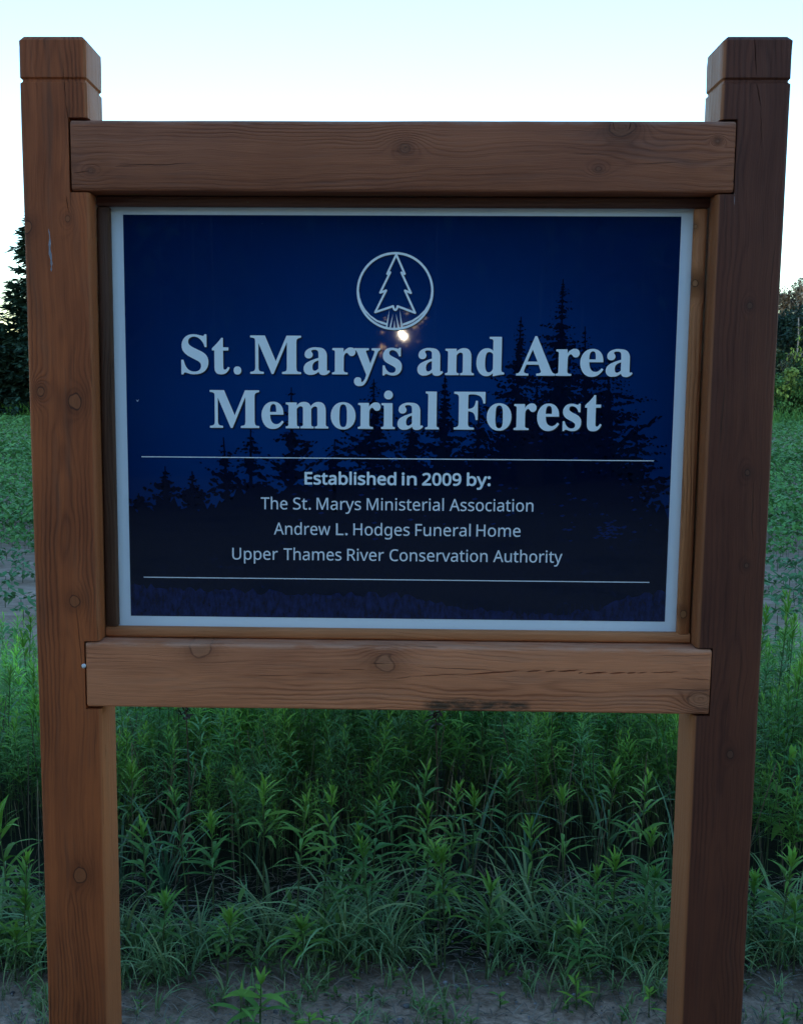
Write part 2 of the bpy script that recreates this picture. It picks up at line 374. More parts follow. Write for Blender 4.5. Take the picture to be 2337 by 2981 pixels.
# resin drip and insect cocoon
m = Mat('pale_resin'); rx, ry, rz = m.xyz(); nn = m.noise(m.vec(rx, ry, rz), 180, 3)
m.set(Base_Color=m.mix(nn, (0.10, 0.085, 0.09), (0.42, 0.38, 0.40)), Roughness=0.5)
M_RES = m.m
def drip(pts, name):
    bm = bmesh.new(); R = []
    for (px, pz, w) in pts:
        R.append([bm.verts.new((px + math.cos(a) * w / 2, 0.0012 - math.sin(a) * min(w, 0.004) * 0.6, pz)) for a in np.linspace(0, PI, 6)])
    for A, B in zip(R, R[1:]):
        for i in range(5): bm.faces.new((A[i], A[i + 1], B[i + 1], B[i]))
    return finish(bm, name, 80)
pts = []
for i in range(26):
    f = i / 25; z_ = 0.470 - f * 0.160; x_ = -0.7382 + (0.0 if z_ > 0.40 else (0.40 - z_) * 0.04) - 0.0010 * math.sin(f * 20)
    w = 0.0016 + 0.0060 * math.exp(-((z_ - 0.352) / 0.035) ** 2) * (0.75 + 0.35 * math.sin(f * 43)) + 0.002 * (f > 0.85) * math.sin(f * 60)
    pts.append((x_, z_, max(w, 0.0009)))
spart('resin_streak', drip(pts, 'resin_streak'), M_RES)
spart('resin_streak', drip([(0.6872, 0.478, 0.0012), (0.6878, 0.462, 0.0018), (0.689, 0.448, 0.0012), (0.6892, 0.436, 0.0014)], 'resin_streak'), M_RES)
bm = bmesh.new(); bmesh.ops.create_icosphere(bm, subdivisions=2, radius=0.0042)
for v in bm.verts: v.co = Vector((v.co.x * 1.2 - 0.6870, v.co.y - 0.002, v.co.z * 1.2 - 0.5381)) + Vector((random.uniform(-1, 1), 0, random.uniform(-1, 1))) * 0.0008
spart('cocoon', finish(bm, 'cocoon', 80), flat('white_silk', (0.7, 0.7, 0.68), 0.8))

# ---- panel
panel = spart('panel', finish(box_bm(-0.6480, 0.6480, YP, YP + 0.006, -0.482, 0.474), 'panel'), None)
m = Mat('white_panel_board'); px_, py_, pz_ = m.xyz()
dn = m.noise(m.vec(px_, pz_, 0.0), 40, 4, 0.7).step(0.55, 0.9)
m.set(Base_Color=m.mix(dn * 0.3, (0.80, 0.84, 0.86), (0.60, 0.62, 0.62)), Roughness=0.32)
panel.data.materials.append(m.m)
def layer(name, me, mat, lab=None):
    o = spart(name, me, mat, panel)
    if lab: o['label'] = lab
    return o
def poly_mesh(name, polys, y, stagger=0.0, every=1):
    """polys: list of [outer, hole, ...] loops of (x, z)"""
    from mathutils.geometry import tessellate_polygon
    V = []; F = []
    for i, loops in enumerate(polys):
        b = len(V); flatp = [p for lp in loops for p in lp]
        tri = tessellate_polygon([[Vector((p[0], p[1], 0)) for p in lp] for lp in loops])
        V += [(p[0], y - stagger * (i // every), p[1]) for p in flatp]; F += [tuple(b + j for j in t) for t in tri]
    me = bpy.data.meshes.new(name); me.from_pydata(V, [], F)
    for p in me.polygons:
        if p.normal.y > 0: p.flip()
    me.update(); return me
BX0, BX1, BZ0, BZ1 = -0.5976, 0.5976, -0.4397, 0.4397
def gloss(mm, r=0.024):
    mm.b.inputs['Roughness'].default_value = r; mm.b.inputs['Specular IOR Level'].default_value = 0.5; return mm.m
# printed night sky
m = Mat('printed_night_sky'); ax, ay, az = m.xyz()
cn = m.noise(m.vec(ax, az, 0.0), 2.2, 3) - 0.5
gm = ((ax * ax * -2.2) + (az - 0.0 + cn * 0.2) * (az + cn * 0.2) * -7.0).exp()
c = m.mix(gm.step(0.0, 1.0), (0.0012, 0.0125, 0.062), (0.0018, 0.037, 0.155))
sp_ = m.noise(m.vec(ax, az, 5.0), 210, 2, 0.6).step(0.74, 0.80); strk_ = m.noise(m.vec(ax * 60, az * 1.5, 2.0), 1.0, 4, 0.7).step(0.55, 0.85)
c = m.mix(sp_ * 0.25 + strk_ * 0.05, c, (0.20, 0.22, 0.25))
M_SKY = None
m.set(Base_Color=c); M_SKY = gloss(m)
layer('printed_background', poly_mesh('printed_background', [[[(BX0, BZ0), (BX1, BZ0), (BX1, BZ1), (BX0, BZ1)]]], YP - 0.0004), M_SKY, 'deep blue printed sky')
# printed trees: clumps of dark brush strokes
def tree_strokes(cx_, top, base, half, seed, lean=0.0, dens=1.0, gap=0.35, pw=0.9):
    r = random.Random(seed); out = []; h = top - base; n = int(h / 0.0085 * dens); lop = [r.uniform(0.6, 1.25) for _ in range(12)]
    for i in range(n):
        f = (i + r.random()) / n; z_ = top - f * h; xc = cx_ + lean * f
        for sgn in (-1, 1):
            w = half * (f ** pw) * (0.45 + 0.9 * r.random() ** 1.5) * lop[(int(f * 9) * 2 + (sgn > 0)) % 12] + 0.002
            if r.random() < gap * 0.3: continue
            L = w * (0.5 + 0.7 * r.random()); rise = r.uniform(-0.35, 0.0) if f < 0.5 else r.uniform(-0.25, 0.55); k = max(2, int(L / 0.0085))
            for j in range(k + 1):
                q = j / max(k, 1); bx = xc + sgn * L * q + r.uniform(-.004, .004) * f; bz = z_ + L * rise * q + 0.18 * L * q * q + r.uniform(-.005, .005) * (0.3 + f)
                s_ = (0.0085 - 0.005 * q) * r.uniform(0.5, 1.6) * min(1.0, 0.28 + 1.5 * f); m_ = r.randrange(6, 9); a0 = r.uniform(0, 6); tl = sgn * rise
                P_ = [(s_ * 1.25 * math.cos(a0 + 2 * PI * t / m_) * r.uniform(0.4, 1.25), s_ * 0.85 * math.sin(a0 + 2 * PI * t / m_) * r.uniform(0.4, 1.25)) for t in range(m_)]
                out.append([[(bx + px1, bz + pz1 + px1 * tl) for px1, pz1 in P_]])
    out.append([[(cx_ - 0.001, top + 0.008), (cx_ + 0.001, top + 0.008), (cx_ + lean + 0.005, base), (cx_ + lean - 0.005, base)]])
    return out
def clip_poly(P):
    res = []
    for lp in P:
        q = [(min(max(x_, BX0 + 0.0008), BX1 - 0.0008), min(max(z_, BZ0 + 0.0008), BZ1 - 0.0008)) for x_, z_ in lp[0]]
        res.append([q])
    return res
T = []
for a_ in ((0.350, 0.300, 0.150, 1, 0.0, 1.7, 0.25, 0.85), (0.262, 0.220, 0.120, 2, -0.01, 1.6, 0.25, 0.95), (0.455, 0.140, 0.170, 3, 0.0, 1.5, 0.35, 0.55), (0.40, 0.20, 0.12, 16, 0.02, 1.2, 0.4, 0.8),
           (0.300, 0.08, 0.19, 17, 0.0, 1.5, 0.3, 0.6), (0.100, 0.095, 0.075, 4, 0.0, 1.5, 0.3, 0.75), (0.030, 0.02, 0.085, 14, 0.0, 1.4, 0.35, 0.7), (-0.055, 0.085, 0.105, 5, 0.0, 1.3, 0.4, 0.7),
           (-0.235, 0.065, 0.075, 6, 0.0, 0.9, 0.75, 0.5), (-0.325, -0.020, 0.065, 7, 0.0, 0.9, 0.7, 0.5), (-0.385, -0.045, 0.055, 8, 0.01, 1.0, 0.6, 0.5), (-0.455, -0.120, 0.06, 9, 0.0, 1.3, 0.4, 0.7),
           (-0.515, -0.110, 0.045, 10, 0.0, 1.3, 0.4, 0.8), (-0.575, -0.170, 0.05, 11, 0.0, 1.3, 0.4, 0.8), (0.175, 0.03, 0.10, 12, 0.0, 1.4, 0.35, 0.6), (0.52, -0.01, 0.12, 13, 0.0, 1.2, 0.4, 0.5), (-0.14, -0.05, 0.09, 15, 0.0, 1.2, 0.45, 0.5)):
    T += tree_strokes(a_[0], a_[1], -0.20, a_[2], a_[3], a_[4], a_[5], a_[6], a_[7])
# dark wood below the crowns, with an uneven top and a ragged foot where the snow begins
r = random.Random(20); top = []; foot = []
for i in range(131):
    x_ = BX0 + 0.0008 + (BX1 - BX0 - 0.0016) * i / 130
    prof = np.interp(x_, [-0.6, -0.5, -0.42, -0.33, -0.24, -0.1, 0.02, 0.2, 0.3, 0.45, 0.6], [-0.20, -0.175, -0.185, -0.15, -0.14, -0.12, -0.10, -0.07, -0.03, -0.10, -0.20])
    top.append((x_, prof + r.uniform(-0.02, 0.012)))
    fb = np.interp(x_, [-0.6, -0.3, 0.0, 0.12, 0.3, 0.36, 0.45, 0.52, 0.6], [-0.375, -0.385, -0.39, -0.41, -0.432, -0.428, -0.415, -0.385, -0.375])
    foot.append((x_, fb + r.uniform(-0.007, 0.008)))
T.append([foot + top[::-1]])
m = Mat('printed_dark_trees'); ax, ay, az = m.xyz()
tn = m.noise(m.vec(ax * 1.0, az * 1.6, 0.0), 26, 4, 0.7).step(0.56, 0.80)
tlow = (1.0 - az.step(-0.40, -0.05))
c = m.mix(tn * 0.75, (0.0014, 0.0048, 0.0190), (0.0018, 0.011, 0.052)); m.set(Base_Color=c); M_TREE = gloss(m)
layer('printed_trees', poly_mesh('printed_trees', clip_poly(T), YP - 0.0007, 0.0005 / len(T)), M_TREE, 'almost black printed conifers')['kind'] = 'stuff'
# printed snow
r = random.Random(31); P = []
m = Mat('printed_snow'); ax, ay, az = m.xyz()
sn = m.noise(m.vec(ax * 3, az * 1.2, 0.0), 30, 4, 0.7)
m.set(Base_Color=m.mix(sn.step(0.35, 0.7), (0.0022, 0.0050, 0.028), (0.009, 0.019, 0.085))); M_SNOW = gloss(m)
up = [(x_, z_ + 0.003) for x_, z_ in foot]
P.append([[(BX0 + .0008, BZ0 + .0008), (BX1 - .0008, BZ0 + .0008)] + up[::-1]])
for i in range(420):
    x_ = r.uniform(BX0 + .01, BX1 - .01); hgt = r.uniform(0.008, 0.034); z_ = np.interp(x_, [-0.6, 0.0, 0.3, 0.6], [-0.41, -0.42, -0.435, -0.41])
    P.append([[(x_ - 0.0005, z_), (x_ + 0.0005, z_), (x_ + r.uniform(-.002, .002), z_ + hgt)]])
layer('printed_snow', poly_mesh('printed_snow', P, YP - 0.0013, 0.0000008), M_SNOW, 'dim violet blue printed snow')['kind'] = 'stuff'
# small gaps of light in the print
P = []
for i in range(150):
    x_ = r.uniform(-0.25, 0.58); z_ = r.uniform(-0.26, -0.03) if i % 3 else r.uniform(-0.22, 0.0); s_ = r.uniform(0.0015, 0.0055)
    P.append([[(x_ - s_ * 1.5, z_), (x_ - s_ * .2, z_ - s_ * 0.5), (x_ + s_ * 1.3, z_ + s_ * 0.1), (x_ + s_ * 0.2, z_ + s_ * 0.6)]])
for i in range(40):
    a_ = r.uniform(0, 2 * PI); q = r.random(); x_ = 0.47 + 0.035 * q * math.cos(a_); z_ = -0.235 + 0.02 * q * math.sin(a_); s_ = 0.004
    P.append([[(x_ - s_ * 1.5, z_), (x_, z_ - s_ * 0.5), (x_ + s_ * 1.3, z_), (x_ + s_ * 0.2, z_ + s_ * 0.6)]])
m = Mat('printed_sky_gap'); m.set(Base_Color=(0.0022, 0.014, 0.075)); M_GAP = gloss(m)
layer('printed_highlights', poly_mesh('printed_highlights', P, YP - 0.0015, 0.0000008), M_GAP)['kind'] = 'stuff'

# glyph outlines, 1/1000 em: [advance, [[x, y, x, y ...] ...]]
SERIF={".":[180,[[83,-9,71,-6,60,1,53,12,49,27,49,46,53,61,60,71,71,78,83,81,96,81,108,78,119,71,127,61,131,46,131,27,127,12,119,1,108,-6,96,-9]]],"A":[437,[[-9,0,-9,18,6,20,18,26,29,36,39,52,206,466,224,465,390,73,411,34,422,24,435,19,443,18,443,0,229,0,229,18,249,19,264,23,275,28,281,36,283,50,253,132,103,132,77,64,75,54,77,37,82,29,92,23,106,19,128,18,128,0],[113,161,242,161,177,319]]],"F":[404,[[15,0,15,17,40,21,57,29,67,40,73,58,75,84,74,388,70,410,61,423,48,431,14,439,14,455,394,455,394,320,377,320,371,350,361,375,349,395,332,410,310,420,283,427,249,431,210,431,193,427,187,424,183,410,182,247,207,248,235,255,246,262,256,270,271,294,281,327,284,347,302,347,302,118,285,118,277,160,265,190,257,200,247,209,235,215,206,223,182,224,182,71,184,55,188,43,194,33,204,26,217,22,257,17,257,0]]],"M":[634,[[14,0,14,17,38,20,55,27,66,38,73,55,75,79,75,391,71,416,65,424,58,430,33,437,15,439,15,455,185,455,317,142,449,455,617,455,617,439,595,435,578,428,568,417,562,401,560,378,560,75,565,43,570,33,577,26,587,21,617,17,617,0,396,0,396,17,427,23,437,27,445,34,450,44,454,74,455,399,288,0,270,0,105,389,106,66,111,43,120,30,134,22,169,17,169,0]]],"S":[390,[[43,-11,43,158,62,158,78,105,88,84,99,65,111,50,125,37,141,27,158,20,177,16,211,16,237,22,257,36,271,55,278,77,279,89,277,106,270,122,259,136,244,149,163,191,121,214,89,240,67,266,59,281,51,314,50,348,56,377,67,403,83,424,103,442,128,455,155,463,185,466,220,463,300,445,311,448,318,458,320,466,339,466,339,319,322,319,313,348,301,373,285,396,268,414,248,429,227,439,205,444,181,444,158,438,140,426,127,410,120,391,120,370,126,352,137,336,154,323,176,309,283,257,307,241,326,225,340,207,350,188,356,168,359,145,358,116,352,85,339,58,320,34,295,15,265,1,231,-7,179,-10,152,-7,88,12,77,11,71,9,64,-2,61,-11]]],"a":[344,[[255,-10,236,-8,222,-3,211,6,204,19,200,35,181,19,161,7,140,-2,118,-7,82,-8,59,-1,40,11,27,29,21,51,22,80,27,96,36,111,48,124,63,136,106,158,164,180,199,190,198,252,194,270,187,282,175,291,158,295,132,295,120,292,111,288,106,282,104,272,120,246,123,236,122,224,118,212,110,202,98,195,85,191,69,191,56,195,45,203,37,214,33,228,34,246,39,263,49,278,65,292,84,303,107,311,133,317,162,318,213,314,233,309,250,302,263,292,274,280,282,266,288,250,292,231,293,50,296,38,304,34,320,42,329,28,316,14,301,3,286,-4,271,-9],[155,34,174,41,199,63,199,169,170,160,147,147,131,130,121,109,118,84,120,66,123,52,130,42,139,36]]],"d":[370,[[140,-10,113,-7,89,3,67,19,49,40,35,66,25,96,20,129,20,167,25,204,36,237,51,266,70,288,93,305,118,315,146,318,164,317,181,312,196,305,210,294,223,280,223,409,219,421,212,430,201,436,176,439,176,455,319,455,319,66,321,51,325,41,332,34,353,28,353,11,307,7,253,-3,223,-10,223,39,211,21,196,8,179,-2,161,-8],[177,29,190,33,202,41,212,53,223,76,223,242,219,254,211,265,200,274,188,279,174,281,162,279,152,276,143,270,136,261,126,236,120,200,118,153,119,108,125,72,135,48,142,39,150,33,160,29]]],"e":[301,[[154,-10,124,-7,97,3,73,19,53,41,37,69,26,101,20,137,20,176,26,210,38,240,54,267,75,289,100,305,127,315,157,318,179,317,200,312,218,305,234,294,249,280,261,264,271,245,277,223,281,199,283,166,117,166,121,121,131,87,147,62,170,47,199,42,215,44,230,49,244,58,257,70,270,86,285,73,264,43,240,20,214,3,185,-7],[116,192,201,192,201,231,198,258,193,277,184,290,170,296,161,297,145,293,132,282,123,263,118,237]]],"i":[198,[[92,363,77,367,65,376,56,389,51,404,51,421,56,436,65,449,77,458,92,463,109,463,124,458,137,449,146,436,151,421,151,404,146,389,136,376,124,367,109,363],[18,0,18,16,32,18,42,23,48,29,51,40,52,261,50,276,47,285,40,290,20,293,21,310,148,310,149,48,151,35,154,26,161,20,180,16,180,0]]],"l":[199,[[18,0,18,16,32,18,42,23,48,29,51,40,52,406,50,420,47,429,40,435,20,439,20,455,148,455,149,48,151,35,154,26,161,20,180,16,180,0]]],"m":[554,[[18,0,18,16,32,18,42,22,48,30,51,41,52,261,50,274,46,284,38,290,19,294,19,310,146,310,146,265,162,284,179,299,197,310,217,316,237,318,262,316,283,309,300,298,312,282,320,261,337,282,355,298,374,309,395,316,418,318,449,314,473,301,490,280,500,250,504,212,504,48,506,35,510,26,517,20,536,16,536,0,377,0,377,16,391,18,400,23,405,30,409,41,409,227,407,245,404,258,397,266,385,271,366,270,355,266,344,259,324,237,325,48,327,35,331,26,338,20,356,16,356,0,199,0,199,16,213,18,222,23,227,30,231,41,231,227,230,244,226,258,219,266,207,271,187,270,176,266,165,258,155,248,146,235,147,48,149,36,152,27,159,21,177,16,177,0]]],"n":[381,[[18,0,18,16,32,18,42,22,48,30,51,41,52,261,50,274,46,284,38,290,19,294,19,310,148,310,148,267,163,286,181,300,200,310,221,316,243,318,275,314,299,301,316,280,327,250,330,212,331,48,333,35,337,26,345,20,363,16,363,0,202,0,202,16,217,18,225,22,231,30,234,41,234,237,231,252,226,263,217,269,203,271,191,270,179,266,168,258,148,235,148,48,150,35,154,26,161,20,180,16,180,0]]],"o":[336,[[151,-9,119,-2,90,11,66,31,46,56,31,85,22,118,19,154,22,190,31,223,46,253,66,278,90,297,119,311,151,317,185,318,217,311,245,298,270,278,290,254,305,224,314,191,317,154,314,117,305,84,290,54,270,30,245,11,217,-3,186,-9],[179,13,189,16,197,21,209,39,216,70,219,121,218,215,212,257,202,281,195,289,188,294,179,298,158,298,148,294,140,289,133,281,124,257,119,215,117,122,121,71,128,39,141,21,149,16,158,13]]],"r":[287,[[18,0,18,16,32,18,42,23,48,29,51,40,52,261,50,276,46,285,39,290,20,293,21,310,146,310,146,252,161,275,178,294,197,307,215,316,233,318,253,316,269,309,280,298,287,283,289,266,288,252,282,240,273,230,262,224,248,222,235,224,226,228,201,256,193,260,183,259,172,253,162,241,154,225,150,204,149,56,151,40,155,29,163,22,177,18,197,16,197,0]]],"s":[288,[[140,-9,115,-4,82,8,67,8,57,2,51,-9,36,-9,36,105,53,105,63,74,78,49,97,30,118,19,140,15,158,17,173,22,183,32,190,44,192,58,191,69,186,79,179,89,156,105,94,137,71,152,54,169,43,188,38,209,38,237,41,252,47,266,55,279,65,291,77,301,90,309,106,314,123,318,155,318,212,305,217,305,225,310,230,319,244,319,244,222,228,222,218,248,204,269,188,284,169,293,149,296,134,295,121,290,112,281,107,271,105,259,106,247,111,237,120,228,146,212,204,182,226,168,241,151,252,132,257,108,256,76,253,59,247,44,239,30,228,18,216,8,202,0,186,-6,169,-9]]],"t":[228,[[124,-9,95,-6,74,3,60,19,51,42,48,71,48,279,20,279,20,300,76,356,116,404,129,424,144,424,144,310,208,310,208,279,144,279,145,74,149,51,155,44,163,41,177,42,185,46,200,62,206,75,222,66,208,39,192,18,172,3,149,-6]]],"y":[300,[[43,-140,25,-135,10,-125,-1,-111,-6,-94,-6,-77,-3,-64,5,-53,15,-44,28,-40,42,-40,54,-43,64,-49,71,-58,74,-91,78,-97,86,-99,96,-95,108,-83,124,-57,134,-30,140,-5,29,267,20,281,13,290,-5,293,-5,310,162,310,162,293,139,291,133,288,129,283,128,272,185,119,234,253,237,266,237,278,235,285,229,289,203,293,203,310,300,310,300,293,289,291,281,285,267,261,155,-42,142,-72,129,-96,116,-113,103,-126,88,-134,71,-139]]]}
